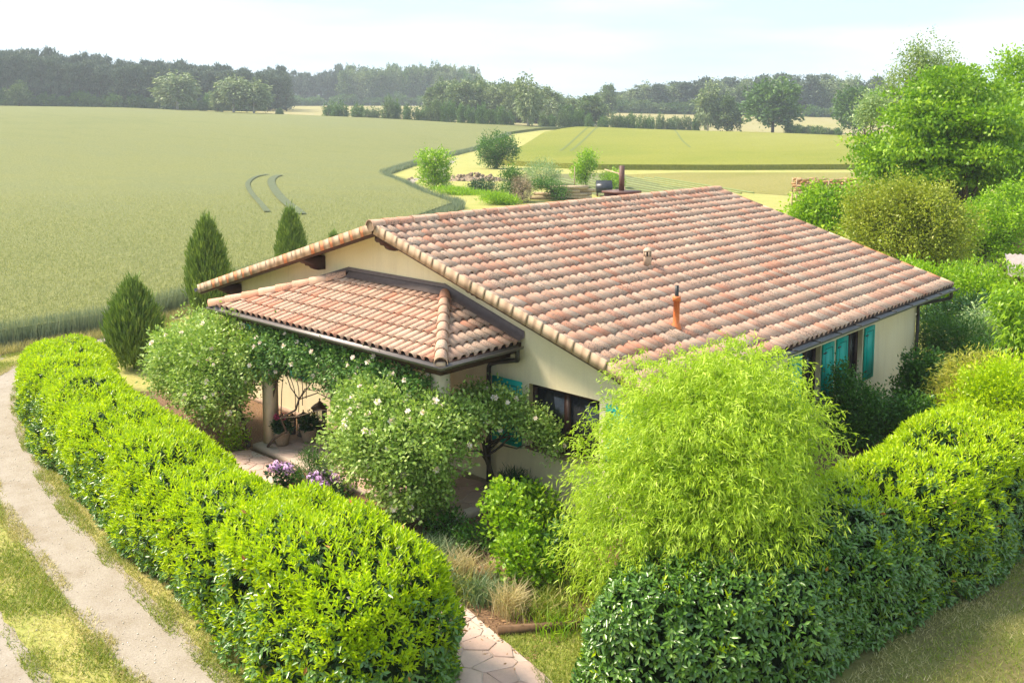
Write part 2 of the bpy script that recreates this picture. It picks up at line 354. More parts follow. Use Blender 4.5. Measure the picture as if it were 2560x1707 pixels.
c1 = mix(t, .5, ramp(t, [(.34, (.16, .11, .05)), (.5, (.15, .15, .03)), (.68, (.17, .20, .02))], n1), ramp(t, [(.3, (.08, .08, .02)), (.7, (.26, .22, .08))], n2))
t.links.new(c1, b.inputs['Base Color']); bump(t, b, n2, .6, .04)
m, t, b = newmat('pale_gravel'); m_gravel = m; b.inputs['Roughness'].default_value = .95
n1 = noise(t, 1.9, 6, .65); n2 = noise(t, 38, 5, .85)
t.links.new(mix(t, .5, ramp(t, [(.3, (.24, .185, .12)), (.5, (.335, .285, .225)), (.7, (.40, .35, .29))], n1), ramp(t, [(.3, (.10, .075, .055)), (.7, (.38, .335, .285))], n2)), b.inputs['Base Color']); bump(t, b, n2, .5, .01)
m, t, b = newmat('bark_mulch'); m_mulch = m; b.inputs['Roughness'].default_value = 1
n1 = noise(t, 1.1, 5, .6); n2 = noise(t, 26, 5, .75)
t.links.new(mix(t, .55, ramp(t, [(.3, (.12, .065, .035)), (.7, (.27, .165, .085))], n1), ramp(t, [(.34, (.05, .028, .016)), (.52, (.22, .12, .06)), (.72, (.58, .38, .2))], n2)), b.inputs['Base Color']); bump(t, b, n2, .9, .04)
def cropmat(name, stops, streak, sdir, top=None):
    m, t, b = newmat(name); b.inputs['Roughness'].default_value = 1; b.inputs['Specular IOR Level'].default_value = .1
    n1 = noise(t, .012, 4, .5, sc=(1, 1, .2)); n2 = noise(t, .16, 5, .65, sc=sdir); n3 = noise(t, 3.2, 4, .7)
    c = ramp(t, stops, mix(t, .45, n1, n2))
    c = mix(t, streak, c, mix(t, 1., c, ramp(t, [(.3, (.55, .6, .55)), (.7, (1.35, 1.3, 1.25))], n3), 'MULTIPLY'))
    t.links.new(c, b.inputs['Base Color']); bump(t, b, n3, .8, .3)
    return m
m_wheat = cropmat('green_wheat', [(0.35, (0.162, 0.18, 0.069)), (0.5, (0.19, 0.2, 0.077)), (0.65, (0.176, 0.192, 0.084))], .55, (.5, 1.2, 1))
m_barley = cropmat('golden_barley', [(0.35, (0.178, 0.209, 0.029)), (0.5, (0.228, 0.237, 0.041)), (0.65, (0.254, 0.256, 0.06))], .6, (.35, .12, 1))
m_stub = cropmat('pale_stubble', [(0.35, (0.209, 0.204, 0.052)), (0.5, (0.268, 0.245, 0.083)), (0.65, (0.194, 0.196, 0.043))], .6, (.3, .1, 1))
m_farf = cropmat('far_ripe_field', [(0.35, (0.269, 0.253, 0.103)), (0.5, (0.32, 0.284, 0.144)), (0.65, (0.284, 0.269, 0.11))], .4, (.1, .1, 1))
m_veg = cropmat('vegetable_rows', [(0.35, (0.133, 0.168, 0.063)), (0.5, (0.189, 0.189, 0.091)), (0.65, (0.126, 0.168, 0.052))], .6, (.3, .3, 1))
m_wblade = LF('wheat_blade', (.27, .295, .125), (.32, .34, .14), (.375, .385, .155), trans=.2, rough=.8)
m_wtrack = plain('pressed_wheat', (.085, .105, .05), 1, .2, 2)
m_btrack = plain('barley_tyre_mark', (.12, .15, .03), 1, .2, 2)
m_gblade = LF('grass_blade', (.12, .2, .012), (.26, .32, .035), (.55, .47, .2), trans=.3, rough=.7)
m_gdry = LF('dry_grass_blade', (.28, .28, .07), (.48, .42, .18), (.68, .58, .34), trans=.25, rough=.8)
m_stipa = LF('feather_grass', (.34, .30, .14), (.58, .48, .26), (.75, .65, .42), trans=.3, rough=.8)
m_lav = LF('grey_green_leaf', (.07, .13, .05), (.16, .24, .10), (.30, .36, .2), trans=.25)
m_stone = None
m, t, b = newmat('red_flagstone'); m_stone = m; b.inputs['Roughness'].default_value = .8
a = attr(t); n1 = noise(t, 2.2, 5); n2 = noise(t, 22, 4, .7)
c1 = ramp(t, [(0., (.48, .31, .245)), (.35, (.56, .40, .33)), (.6, (.50, .32, .255)), (.8, (.59, .44, .37)), (1., (.43, .28, .22))], a)
t.links.new(mix(t, .35, c1, mix(t, 1., c1, ramp(t, [(.3, (.6, .6, .6)), (.7, (1.35, 1.3, 1.25))], mix(t, .5, n1, n2)), 'MULTIPLY')), b.inputs['Base Color']); bump(t, b, n2, .3, .01)
m_grout = plain('pale_mortar', (.50, .40, .33), .95, .12, 12)
m_timber = plain('weathered_timber', (.13, .075, .04), .9, .3, 10, sc=(.3, 3, 1))
m_log = plain('pale_logs', (.40, .30, .19), .9, .3, 10, bstr=.3)
m_fire = plain('split_firewood', (.42, .25, .12), .95, .55, 9, sc=(1, 1, 3), bstr=.5)
m_wicker = plain('wicker', (.36, .28, .20), .9, .45, 55, sc=(1, 1, 2.2), bstr=.8)
m_copper = plain('aged_copper', (.16, .085, .055), .5, .3, 10, metal=.5)
m_lant = plain('lantern_grey', (.10, .09, .075), .6, .25, 10)
m, t, b = newmat('lantern_glass'); m_lglass = m; b.inputs['Base Color'].default_value = (.6, .64, .6, 1); b.inputs['Roughness'].default_value = .08; b.inputs['Transmission Weight'].default_value = .85; b.inputs['IOR'].default_value = 1.1
m_pink = LF('pink_petal', (.55, .02, .12), (.75, .04, .2), (.85, .12, .3), trans=.25)
m_lilac = LF('lilac_petal', (.48, .26, .62), (.62, .38, .72), (.78, .58, .85), trans=.25)
m_blush = LF('blush_rose_petal', (0.88, 0.66, 0.6), (0.92, 0.8, 0.74), (0.95, 0.92, 0.88), trans=.25)
m_white = LF('white_petal', (.7, .7, .66), (.85, .84, .8), trans=.25)
m_cream_fl = LF('cream_elder_flower', (.62, .62, .32), (.75, .74, .42), (.82, .8, .5), trans=.2)
m_yflower = LF('yellow_flower', (.7, .6, .02), (.8, .75, .05), trans=.2)
m_corr = plain('corrugated_sheet', (.33, .27, .25), .6, .2, 7)
m_earth = plain('dry_earth', (.24, .18, .12), 1, .4, 3, bstr=.7)
m_steel = plain('black_sheet_steel', (.035, .038, .045), .35, .25, 5, metal=.3)
# ------------------------------------------------------------------ ground, fields, tracks
def ground():
    rs = [0.]; r = 3.
    while r < 1500: rs.append(r); r *= 1.075
    na = 180; P = [[CAM[0], CAM[1]]]
    for r in rs[1:]:
        a = np.arange(na)*2*PI/na; P += list(np.column_stack([CAM[0]+r*np.cos(a), CAM[1]+r*np.sin(a)]))
    P = np.array(P); z = TZ(P[:, 0], P[:, 1]); mb = MB()
    k = np.arange(na); V = np.column_stack([P, z])
    mb.add(V, np.stack([np.zeros(na, int), 1+k, 1+(k+1) % na], 1))
    for i in range(len(rs)-2):
        mb.F.append(np.stack([1+i*na+k, 1+(i+1)*na+k, 1+(i+1)*na+(k+1) % na, 1+i*na+(k+1) % na], 1))
    mb.build('ground', m_ground, None, True, kind='structure')
ground()
def pxy(u, v, d=None): return (PZ(u, v) if d is None else PD(u, v, d))[:2]
WHEAT = [(-14.5, -30.), (-15.2, -16.), pxy(-150, 900), pxy(0, 872), pxy(150, 848), pxy(290, 822), pxy(450, 776), (-20.5, 10.5), (-28., 23.), pxy(1131, 525), pxy(1059, 497), pxy(995, 463), pxy(966, 452), pxy(954, 441), pxy(975, 431),
         pxy(1049, 409), pxy(1120, 0, 168), pxy(1190, 0, 190), pxy(1270, 0, 228), pxy(1360, 0, 250), pxy(1433, 0, 257), pxy(1200, 0, 263), pxy(1000, 0, 278), pxy(830, 0, 297), pxy(670, 0, 317), pxy(300, 0, 342), pxy(0, 0, 347), pxy(-500, 0, 356), (-330., 20.), (-300., -60.), (-120., -80.), (-40., -60.)]
poly_sheet('wheat_field', WHEAT, m_wheat, .58, True, 1.5, True, kind='structure')
BARLEY = [pxy(1236, 412), pxy(1400, 421), pxy(1500, 425), pxy(1800, 426), pxy(2120, 425), pxy(2700, 424), pxy(2900, 0, 255), pxy(2500, 0, 255), pxy(2120, 0, 262), pxy(1900, 0, 280), pxy(1700, 0, 290), pxy(1445, 0, 259), pxy(1365, 0, 230), pxy(1290, 0, 180)]
poly_sheet('barley_field', BARLEY, m_barley, .75, True, 1.5, True, kind='structure')
poly_sheet('stubble_field', [pxy(1560, 437), pxy(1700, 432), pxy(2400, 432), pxy(2400, 475), pxy(2010, 492), pxy(1800, 478), pxy(1650, 462)], m_stub, .02, True, 3, kind='structure')
poly_sheet('vegetable_field', [pxy(1380, 436), pxy(1545, 433), pxy(1660, 466), pxy(1800, 482), pxy(1800, 520), pxy(1500, 490), pxy(1370, 462)], m_veg, .03, True, 3, kind='structure')
poly_sheet('far_field', [pxy(640, 0, 325), pxy(1000, 0, 300), pxy(1430, 0, 268), pxy(1700, 0, 300), pxy(2150, 0, 292), pxy(2500, 0, 300), pxy(2700, 0, 420), pxy(2000, 0, 430), pxy(1500, 0, 450), pxy(1100, 0, 540), pxy(600, 0, 540)], m_farf, .25, True, 5, kind='structure')
# planted rows in the vegetable field, each row of plants a low ridge
ra, rb = np.array(pxy(1560, 446)), np.array(pxy(1790, 486)); rd = unit(rb-ra); rn_ = np.array([-rd[1], rd[0]]); mb = MB()
for k in range(11):
    s_ = np.linspace(ra+rn_*(k-7)*1.3, rb+rn_*(k-7)*1.3, 16); s_ = np.column_stack([s_, TZ(s_[:, 0], s_[:, 1])+.06]); tube(mb, s_, .09, 5, r=.2+.6*rng.random())
mb.build('vegetable_rows', LF('row_crop_leaf', (.16, .21, .07), (.20, .25, .08), (.24, .28, .1), trans=.1), None, kind='stuff')
# pressed tyre marks in the crops
def crop_mark(px, w, zt=.66):
    P = np.array([PZ(u, v, .66) for u, v in px]); return strip_poly(P[:, :2], w)
for i, (px, w_) in enumerate([([(700, 436), (684, 442), (678, 455), (690, 478), (712, 502), (738, 522), (752, 534)], .75), ([(668, 434), (640, 440), (622, 452), (620, 466), (632, 486), (650, 506), (668, 528)], .45)]):
    poly_sheet('tyre_mark', crop_mark(px, w_), m_wtrack, .665, True, 2, kind='structure')
for px, w_ in [([(1500, 332), (1455, 355), (1400, 392)], .45), ([(1515, 333), (1475, 357), (1425, 393)], .45), ([(1680, 335), (1700, 360), (1725, 388)], .4)]:
    P = [pxy(u, v) if v > 385 else PD(u, v, CAM[2]*FPX/(v-292)*(1-.26*max(0, (388-v)/60)))[:2] for u, v in px]
    poly_sheet('tyre_mark', strip_poly(P, w_), m_btrack, .80, True, 3, kind='structure')
# wheel tracks of the gravel lane
TR = [(9.5, -7.5), (6.5, -6.95), (4.17, -6.62), (2.4, -6.42), (.18, -6.15), (-2.57, -5.75), (-5.66, -5.1), (-9.6, -3.95), (-12.3, -2.7), (-14.0, -.6), (-14.9, 1.4), (-16.5, 3.9), (-19, 8), (-25.5, 18), (-38, 35), (-50, 46.5), (-58.5, 53), (-65.5, 59.5), (-70, 66), (-80, 78), (-100, 100), (-140, 145)]
poly_sheet('gravel_track', strip_poly(TR, 1.0, .03), m_gravel, .006, True, kind='structure')
TL = [(9.2, -9.2), (6.2, -8.65), (3.9, -8.3), (2.1, -8.15), (-.3, -7.9), (-3.1, -7.45), (-6.4, -6.7), (-10.6, -5.3), (-13.6, -3.9), (-15.6, -1.4), (-16.2, .9), (-17.9, 3.6), (-20.2, 7.3), (-26.7, 17.2), (-39.1, 34), (-51, 45.2)]
poly_sheet('gravel_track', strip_poly(TL, 1.0, .03), m_gravel, .006, True, kind='structure')
poly_sheet('gravel_patch', [(-4, -7.0), (-6, -6.4), (-9.6, -5.1), (-12.5, -3.7), (-11.8, -2.9), (-9, -4.3), (-6, -5.4), (-4, -6)], m_gravel, .004, True, kind='structure')
# garden beds and lawns inside the hedges
poly_sheet('mulch_bed', [(-9, -1.6), (-6, -2.9), (-3, -3.4), (0.5, -4.0), (7.0, -4.3), (7.6, -2.6), (9.0, -1.2), (9.2, 6), (9.5, 12), (6.0, 14), (-6.3, 1), (-7.5, .5)], m_mulch, .004, False, kind='structure')
poly_sheet('path_lawn', [(7.9, -3.9), (7.2, -3.3), (6.45, -3.13), (7.2, -2.2), (8.2, -1.9), (8.6, -3.6)], m_lawn, .010, False, kind='structure')
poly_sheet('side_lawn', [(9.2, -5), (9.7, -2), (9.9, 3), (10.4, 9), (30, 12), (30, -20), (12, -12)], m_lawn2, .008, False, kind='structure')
poly_sheet('back_lawn', [(3, 15), (10, 13), (16, 20), (12, 48), (-6, 52), (-8, 26)], m_lawn, .006, False, kind='structure')
# ------------------------------------------------------------------ flagstones
def clip(poly, p, n):
    out = []
    for i in range(len(poly)):
        a, b = poly[i], poly[(i+1) % len(poly)]; da, db = (a-p)@n, (b-p)@n
        if da <= 0: out.append(a)
        if da*db < 0: out.append(a+(b-a)*da/(da-db))
    return out
def flagstones(parent, poly, z, size, h=.03, gap=.016, seed=1, maxn=400, soft=False):
    g = np.random.default_rng(seed); B = np.array(poly); lo, hi = B.min(0), B.max(0); S = []
    x = lo[0]-size
    while x < hi[0]+size:
        y = lo[1]-size
        while y < hi[1]+size:
            S.append((x+g.uniform(-.46, .46)*size, y+g.uniform(-.46, .46)*size)); y += size
        x += size
    S = np.array(S); n = 0
    for i, s in enumerate(S):
        if not inside(s, B): continue
        cell = [s+np.array(q)*size*1.6 for q in ((-1, -1), (1, -1), (1, 1), (-1, 1))]
        d = np.linalg.norm(S-s, axis=1)
        for j in np.argsort(d)[1:16]:
            nn = (S[j]-s)/d[j]; cell = clip(cell, s+nn*(d[j]/2-gap/2), nn)
        if not soft:
            for j in range(len(B)):
                a, b = B[j], B[(j+1) % len(B)]; e = (b-a)/np.linalg.norm(b-a); nn = np.array([e[1], -e[0]])
                if (s-a)@nn > 0: continue
                if np.linalg.norm(np.clip((s-a)@e, 0, np.linalg.norm(b-a))*e+a-s) < size*1.2: cell = clip(cell, a, nn)
        if len(cell) < 3: continue
        cell = np.array(cell)
        if len(cell) < 3 or np.ptp(cell[:, 0]) < .05: continue
        c = cell.mean(0); k = len(cell); ins = c+(cell-c)*(1-.05/size*.5)
        zz = h+g.uniform(-.004, .004)
        V = np.concatenate([np.column_stack([cell-s, np.zeros(k)]), np.column_stack([cell-s, np.full(k, zz*.8)]), np.column_stack([ins-s, np.full(k, zz)])])
        mb = MB(); q = np.arange(k); mb.add(V, np.concatenate([np.stack([q, (q+1) % k, (q+1) % k+k, q+k], 1), np.stack([q+k, (q+1) % k+k, (q+1) % k+2*k, q+2*k], 1)]), g.random())
        mb.F.append(np.array([list(range(2*k, 3*k))]))
        o = link('flagstone', mb.mesh('flagstone', m_stone), parent); o.location = (s[0]-ORG[parent][0], s[1]-ORG[parent][1], z)
        n += 1
        if n >= maxn: break
PATHP = [(9.6, -4.55), (8.6, -3.95), (7.66, -3.44), (6.5, -3.14), (5.5, -2.88), (3.6, -2.72), (1.2, -2.62), (-.2, -2.45), (-.6, -1.36), (-2.5, -1.36), (-2.9, -2.0), (-2.2, -3.0), (0, -3.55), (3, -3.95), (6.2, -4.25), (7.2, -4.5), (8.3, -5.2)]
po = poly_sheet('garden_path', PATHP, m_grout, .014, False, kind='structure'); ORG[po] = (0, 0, 0)
flagstones(po, PATHP, .012, .36, .014, seed=4)
# ------------------------------------------------------------------ house
TH = .2955; CT, ST = math.cos(TH), math.sin(TH); ZR = 5.0; LEN = 13.71; S0 = .09; EXP = .36; NC = 20
WX, WY0, WY1 = 6.28, .70, 13.0
house = thing('house', 'cream plastered bungalow with pinkish clay pantile roof and teal shutters', 'house', (0, 0, 0))
def roofz(x, off=0.): return ZR-abs(x)*math.tan(TH)-off/CT
def wall_panel(mb, outline, holes, T, depth):
    """2-d outline with rectangular holes; T maps (a, b, d) -> xyz, d = depth into the wall"""
    pts = [Vector(p) for p in outline]; n = len(pts); ed = [(i, (i+1) % n) for i in range(n)]
    for (a0, b0, a1, b1) in holes:
        k = len(pts); pts += [Vector(q) for q in ((a0, b0), (a1, b0), (a1, b1), (a0, b1))]; ed += [(k+i, k+(i+1) % 4) for i in range(4)]
    V, E, F, *_ = delaunay_2d_cdt(pts, ed, [], 1, 1e-5)
    keep = []
    for f in F:
        c = sum((V[i] for i in f), Vector((0, 0)))/len(f)
        if not any(a0 < c.x < a1 and b0 < c.y < b1 for a0, b0, a1, b1 in holes): keep.append(list(f))
    mb.add([T(v.x, v.y, 0) for v in V], np.array(keep))
    for (a0, b0, a1, b1) in holes:
        q = [(a0, b0), (a1, b0), (a1, b1), (a0, b1)]
        mb.add([T(*p, 0) for p in q]+[T(*p, depth) for p in q], [[0, 4, 5, 1], [1, 5, 6, 2], [2, 6, 7, 3], [3, 7, 4, 0]])
gz = lambda x: roofz(x, .155)
FRONT_H = [(3.62, 1.06, 5.25, 2.25), (-2.44, .16, -1.35, 2.2), (-5.15, 1.06, -4.0, 2.25)]
RIGHT_H = [(6.30, .95, 7.28, 2.24), (8.62, .95, 9.55, 2.24)]
mb = MB()
wall_panel(mb, [(-WX, 0), (WX, 0), (WX, gz(WX)), (0, gz(0)), (-WX, gz(WX))], FRONT_H, lambda a, b, d: (a, WY0+d, b), .22)
mb.build('wall', m_cream, house)
mb = MB(); wall_panel(mb, [(WY0, 0), (WY1, 0), (WY1, gz(WX)), (WY0, gz(WX))], RIGHT_H, lambda a, b, d: (WX-d, a, b), .22); mb.build('wall', m_cream, house)
mb = MB(); wall_panel(mb, [(-WX, 0), (WX, 0), (WX, gz(WX)), (0, gz(0)), (-WX, gz(WX))], [], lambda a, b, d: (a, WY1, b), .2); mb.build('wall', m_cream, house)
mb = MB(); wall_panel(mb, [(WY0, 0), (WY1, 0), (WY1, gz(WX)), (WY0, gz(WX))], [], lambda a, b, d: (-WX, a, b), .2); mb.build('wall', m_cream, house)
mb = MB(); box(mb, (-WX-.02, WY0-.02, 0), (WX+.02, WY0+.05, .12)); mb.build('skirting', m_base, house)
mb = MB(); box(mb, (WX-.05, WY0+.051, 0), (WX+.025, WY1+.02, .20)); mb.build('skirting', m_base, house)
def window(T, a0, b0, a1, b1, mull=1, dep=.16):
    """casement in an opening: frame (> pane); T(a, b, d)"""
    def bar(mb, p0, p1, d0, d1):
        V = [T(p0[0], p0[1], d1), T(p1[0], p0[1], d1), T(p1[0], p0[1], d0), T(p0[0], p0[1], d0), T(p0[0], p1[1], d1), T(p1[0], p1[1], d1), T(p1[0], p1[1], d0), T(p0[0], p1[1], d0)]
        mb.add(V, BOXF)
    mb = MB(); fw = .075
    bar(mb, (a0, b0), (a1, b0+fw), dep-.05, dep+.04); bar(mb, (a0, b1-fw), (a1, b1), dep-.05, dep+.04)
    bar(mb, (a0, b0+fw), (a0+fw, b1-fw), dep-.05, dep+.04); bar(mb, (a1-fw, b0+fw), (a1, b1-fw), dep-.05, dep+.04)
    for k in range(1, mull+1):
        x = a0+(a1-a0)*k/(mull+1); bar(mb, (x-.06, b0+fw), (x+.06, b1-fw), dep-.05, dep+.04)
    wo = mb.build('window', m_wood_dk, house)
    for k in range(mull+1):
        x0 = a0+(a1-a0)*k/(mull+1)+.055; x1 = a0+(a1-a0)*(k+1)/(mull+1)-.055
        mb = MB(); bar(mb, (x0, b0+.07), (x1, b1-.07), dep-.005, dep+.012); mb.build('pane', m_glass, wo)
    mb = MB(); bar(mb, (a0-.04, b0-.05), (a1+.04, b0+.004), -.05, dep-.052); mb.build('sill', m_base, wo)
    return wo
TF = lambda a, b, d: (a, WY0+d, b)
TRt = lambda a, b, d: (WX-d, a, b)
window(TF, *FRONT_H[0]); window(TF, *FRONT_H[2])
for h in RIGHT_H: window(TRt, *h, mull=1)
mb = MB(); box(mb, (-2.44, WY0+.17, .16), (-1.35, WY0+.215, 2.2)); dr = mb.build('door', m_wood_dk, house)
for k in range(3):
    mb = MB(); box(mb, (-2.32, WY0+.15, .3+k*.62), (-1.47, WY0+.172, .80+k*.62)); mb.build('door_panel', m_wood, dr)
mb = MB(); tube(mb, [(-1.45, WY0+.15, 1.15), (-1.45, WY0+.10, 1.15), (-1.58, WY0+.10, 1.15)], .012, 6); mb.build('door_handle', m_metal, dr)
def shutter(T, a0, a1, b0=.98, b1=2.24):
    def bar(mb, p0, p1, d0, d1):
        mb.add([T(p0[0], p0[1], d1), T(p1[0], p0[1], d1), T(p1[0], p0[1], d0), T(p0[0], p0[1], d0), T(p0[0], p1[1], d1), T(p1[0], p1[1], d1), T(p1[0], p1[1], d0), T(p0[0], p1[1], d0)], BOXF)
    mb = MB(); bar(mb, (a0, b0), (a1, b1), -.05, -.015); s = mb.build('shutter', m_teal, house)
    e = .095; mb = MB(); bar(mb, (a0+e, b0+e), (a1-e, b0+e+.018), -.054, -.049); bar(mb, (a0+e, b1-e-.018), (a1-e, b1-e), -.054, -.049)
    bar(mb, (a0+e, b0+e+.018), (a0+e+.018, b1-e-.018), -.054, -.049); bar(mb, (a1-e-.018, b0+e+.018), (a1-e, b1-e-.018), -.054, -.049); mb.build('shutter_groove', m_teal2, s)
    for zz in (b0+.2, b1-.2): mb = MB(); bar(mb, (a0+.0, zz), (a0+.16, zz+.03), -.060, -.0505); mb.build('hinge', m_pipe, s)
shutter(TF, 2.72, 3.46); shutter(TF, 5.42, 6.16); shutter(TF, -3.98, -3.3); shutter(TF, -5.85, -5.2)
for a, b_ in ((5.72, 6.28), (7.31, 7.88), (8.05, 8.61), (9.60, 10.16)): shutter(TRt, a, b_)
# ---- main roof
roof = None
mb = MB(); e = S0+NC*EXP-.05
for s in (-1, 1):
    P = [(0, 0)]
    x1 = e*CT
    lo = [(0, .015, ZR-.10/CT), (s*x1, .015, ZR-.10/CT-x1*math.tan(TH)), (s*x1, LEN-.015, ZR-.10/CT-x1*math.tan(TH)), (0, LEN-.015, ZR-.10/CT)]
    hexa(mb, [(p[0], p[1], p[2]-.06) for p in lo]+lo) if s > 0 else hexa(mb, [(p[0], p[1], p[2]-.06) for p in (lo[1], lo[0], lo[3], lo[2])]+[lo[1], lo[0], lo[3], lo[2]])
roof = mb.build('roof', m_soffit, house)
# rafters/bargeboards at the verges
for y0 in (.03, LEN-.09):
    for s in (-1, 1):
        mb = MB(); x1 = e*CT-.05
        a = [(0, y0), (s*x1, y0), (s*x1, y0+.06), (0, y0+.06)]
        if s < 0: a = [a[1], a[0], a[3], a[2]]
        hexa(mb, [(p[0], p[1], roofz(p[0], .245)) for p in a]+[(p[0], p[1], roofz(p[0], .162)) for p in a])
        mb.build('bargeboard', m_wood, roof)
# tile mesh: x down the slope, y across, z up
CW = .2176
def tile_mb(width, length, r, hr=.068, lift=.019, thick=.013, seed=0):
    g = np.random.default_rng(seed); n = 9
    ys, zs = [], []
    hw = width*.36
    ang = np.linspace(PI, 0, 7)
    for q in ang: ys.append(hw*np.cos(q)); zs.append(.012+hr*np.sin(q))
    ys = [-width*.5, -width*.5+.012]+[y for y in ys]+[width*.5-.012, width*.5+.006]; zs = [.016, .004]+zs+[.004, .016]
    ys = np.array(ys); zs = np.array(zs); k = len(ys)
    top = np.column_stack([np.zeros(k), ys*.96, zs*.92]); bot = np.column_stack([np.full(k, length), ys, zs+lift])
    lip = bot.copy(); lip[:, 2] -= thick; lip[:, 0] -= .004
    lip[2:-2, 1] *= .90
    mb = MB(); q = np.arange(k-1)
    mb.add(np.concatenate([top, bot, lip]), np.concatenate([np.stack([q, q+k, q+k+1, q+1], 1), np.stack([q+k, q+2*k, q+2*k+1, q+k+1], 1)]), r)
    return mb
NV = 24
TILE = []
for i in range(NV):
    TILE.append(tile_mb(CW, EXP+.07, (i+.5)/NV).mesh('tile', m_tile, False))
for me in TILE:
    f = np.zeros(len(me.polygons), bool); f[:10] = True; me.polygons.foreach_set('use_smooth', f)
def place(name, me, ex, ey, pos, parent, jit=0.):
    ex = Vector(ex).normalized(); ey = Vector(ey).normalized(); ez = ex.cross(ey)
    if jit: ey = (ey+ex*random.gauss(0, jit)+ez*random.gauss(0, jit)).normalized(); ex = ey.cross(ez).normalized(); ez = ex.cross(ey)
    o = link(name, me, parent); m = Matrix.Identity(4)
    for i in range(3): m[i][0] = ex[i]; m[i][1] = ey[i]; m[i][2] = ez[i]; m[i][3] = pos[i]
    o.matrix_local = m; return o
slots = []
TOFF = .085     # tile bed below the fitted tile top plane
for s in (1, -1):
    ex = (s*CT, 0, -ST); ey = (0, s*1., 0); nz = np.array([s*ST, 0, CT])
    for i in range(NC):
        d0 = S0+i*EXP-.07+(0 if i else .05)
        for j in range(63):
            y = .105+CW*j
            P = np.array([s*d0*CT, y, ZR-d0*ST])-nz*TOFF
            slots.append((s, i, j, P, ex, ey))
right = sorted([q for q in slots if q[0] > 0], key=lambda q: np.linalg.norm(q[3]-CAM))
tops = right[:300]
for s, i, j, P, ex, ey in tops:
    place('tile', TILE[random.randrange(NV)], ex, ey, P+np.random.default_rng(i*61+j).normal(size=3)*.0045, roof, .012)
mb = MB()
base_t = [tile_mb(CW, EXP+.07, (i+.5)/NV) for i in range(NV)]
for s, i, j, P, ex, ey in right[300:]+[q for q in slots if q[0] < 0]:
    b_ = base_t[random.randrange(NV)]; exv = np.array(ex); eyv = np.array(ey, float)+exv*random.gauss(0, .014); ezv = np.cross(exv, eyv)
    V = b_.V[0]@np.stack([exv, eyv, ezv])+P+np.array([0, 0, random.gauss(0, .005)])
    mb.add(V, b_.F[0], b_.R[0])
mb.build('roof_tiles', m_tile, roof, kind='stuff')
# verge tiles: folded piece with an upright face
def verge_mb(k, sg):
    gv = np.random.default_rng(700+k); Lh = EXP-.02; mb = MB(); xs = np.linspace(0, Lh, 10); c0 = gv.uniform(.45, .75); wb = gv.uniform(.08, .2); orange = gv.random() < .45; n = 10
    tone = .18*np.exp(-((xs/Lh-c0)/wb)**2)*gv.uniform(1.5, 2.6)+gv.uniform(0, .08)
    if orange: tone = np.where(xs/Lh > c0+wb*.8, .85+.15*gv.random(), tone)
    prof = [(-.014, -.155), (-.014, .052), (.035, .052), (.035, .03), (.012, .03), (.012, -.155)]; V = np.concatenate([np.column_stack([np.full(6, x), [sg*p[0] for p in prof], [p[1] for p in prof]]) for x in xs]); q = np.arange(6); F = np.concatenate([np.stack([i*6+q, i*6+(q+1) % 6, (i+1)*6+(q+1) % 6, (i+1)*6+q], 1) for i in range(n-1)])
    mb.add(V, F if sg > 0 else F[:, ::-1], np.repeat(np.clip(tone, 0, 1), 6)); mb.F.append(np.array([[0, 1, 2, 3, 4, 5], [54, 55, 56, 57, 58, 59]])); return mb
VM = {sg: [verge_mb(k+20*(sg < 0), sg).mesh('verge_tile', m_verge) for k in range(12)] for sg in (1, -1)}
for s in (1, -1):
    for i in range(NC):
        d0 = S0+i*EXP; P = np.array([s*d0*CT, 0., ZR-d0*ST])-np.array([s*ST, 0, CT])*.045
        place('verge_tile', VM[s][(i*5+2) % 12], (s*CT, 0, -ST), (0, s, 0), P, roof, .005)
mb = MB()
for s in (1, -1):
    for i in range(NC):
        mb = MB(); d0 = S0+i*EXP
        c = np.array([s*(d0+EXP/2)*CT, LEN, ZR-(d0+EXP/2)*ST])
        Rm = np.array([[CT, 0, s*ST], [0, 1, 0], [-s*ST, 0, CT]]); box(mb, (-EXP/2, -.012, -.16), (EXP/2-.006, .012, .01), Rm, c, r=random.random()); mb.build('verge_tile', m_verge, roof)
# barrel tiles for ridge and hips
def barrel(length, r0, r1, rv, n=9, thick=.016, arc=1.06):
    mb = MB(); ang = np.linspace(-arc*PI/2, arc*PI/2, n); V = []
    for x, r in ((0, r0), (length, r1)): V.append(np.column_stack([np.full(n, x), r*np.sin(ang), r*np.cos(ang)]))
    V.append(np.column_stack([np.full(n, length-.003), (r1-thick)*np.sin(ang), (r1-thick)*np.cos(ang)]))
    V = np.concatenate(V); q = np.arange(n-1)
    mb.add(V, np.concatenate([np.stack([q, q+1, q+n+1, q+n], 1)[:, ::-1], np.stack([q+n, q+n+1, q+2*n+1, q+2*n], 1)[:, ::-1]]), rv); return mb
RM = []
for k in range(12):
    me = barrel(.44, .105, .125, (k+.5)/12).mesh('ridge_tile', m_tile); f = np.zeros(len(me.polygons), bool); f[:8] = True; me.polygons.foreach_set('use_smooth', f); RM.append(me)
nr = 37
for k in range(nr):
    y = LEN-.02-k*(LEN/nr)
    place('ridge_tile', RM[random.randrange(12)], (0, -1, 0), (1, 0, 0), (0, y-.0, ZR-.045+.004*(k % 2)), roof, .008)
mb = MB(); ang = np.linspace(0, 2*PI, 15)[:-1]; mb.add(np.column_stack([.125*np.cos(ang), np.full(14, -.058), ZR-.045+.125*np.sin(ang)]), [list(range(14))]); mb.build('ridge_end_disc', m_verge, roof)
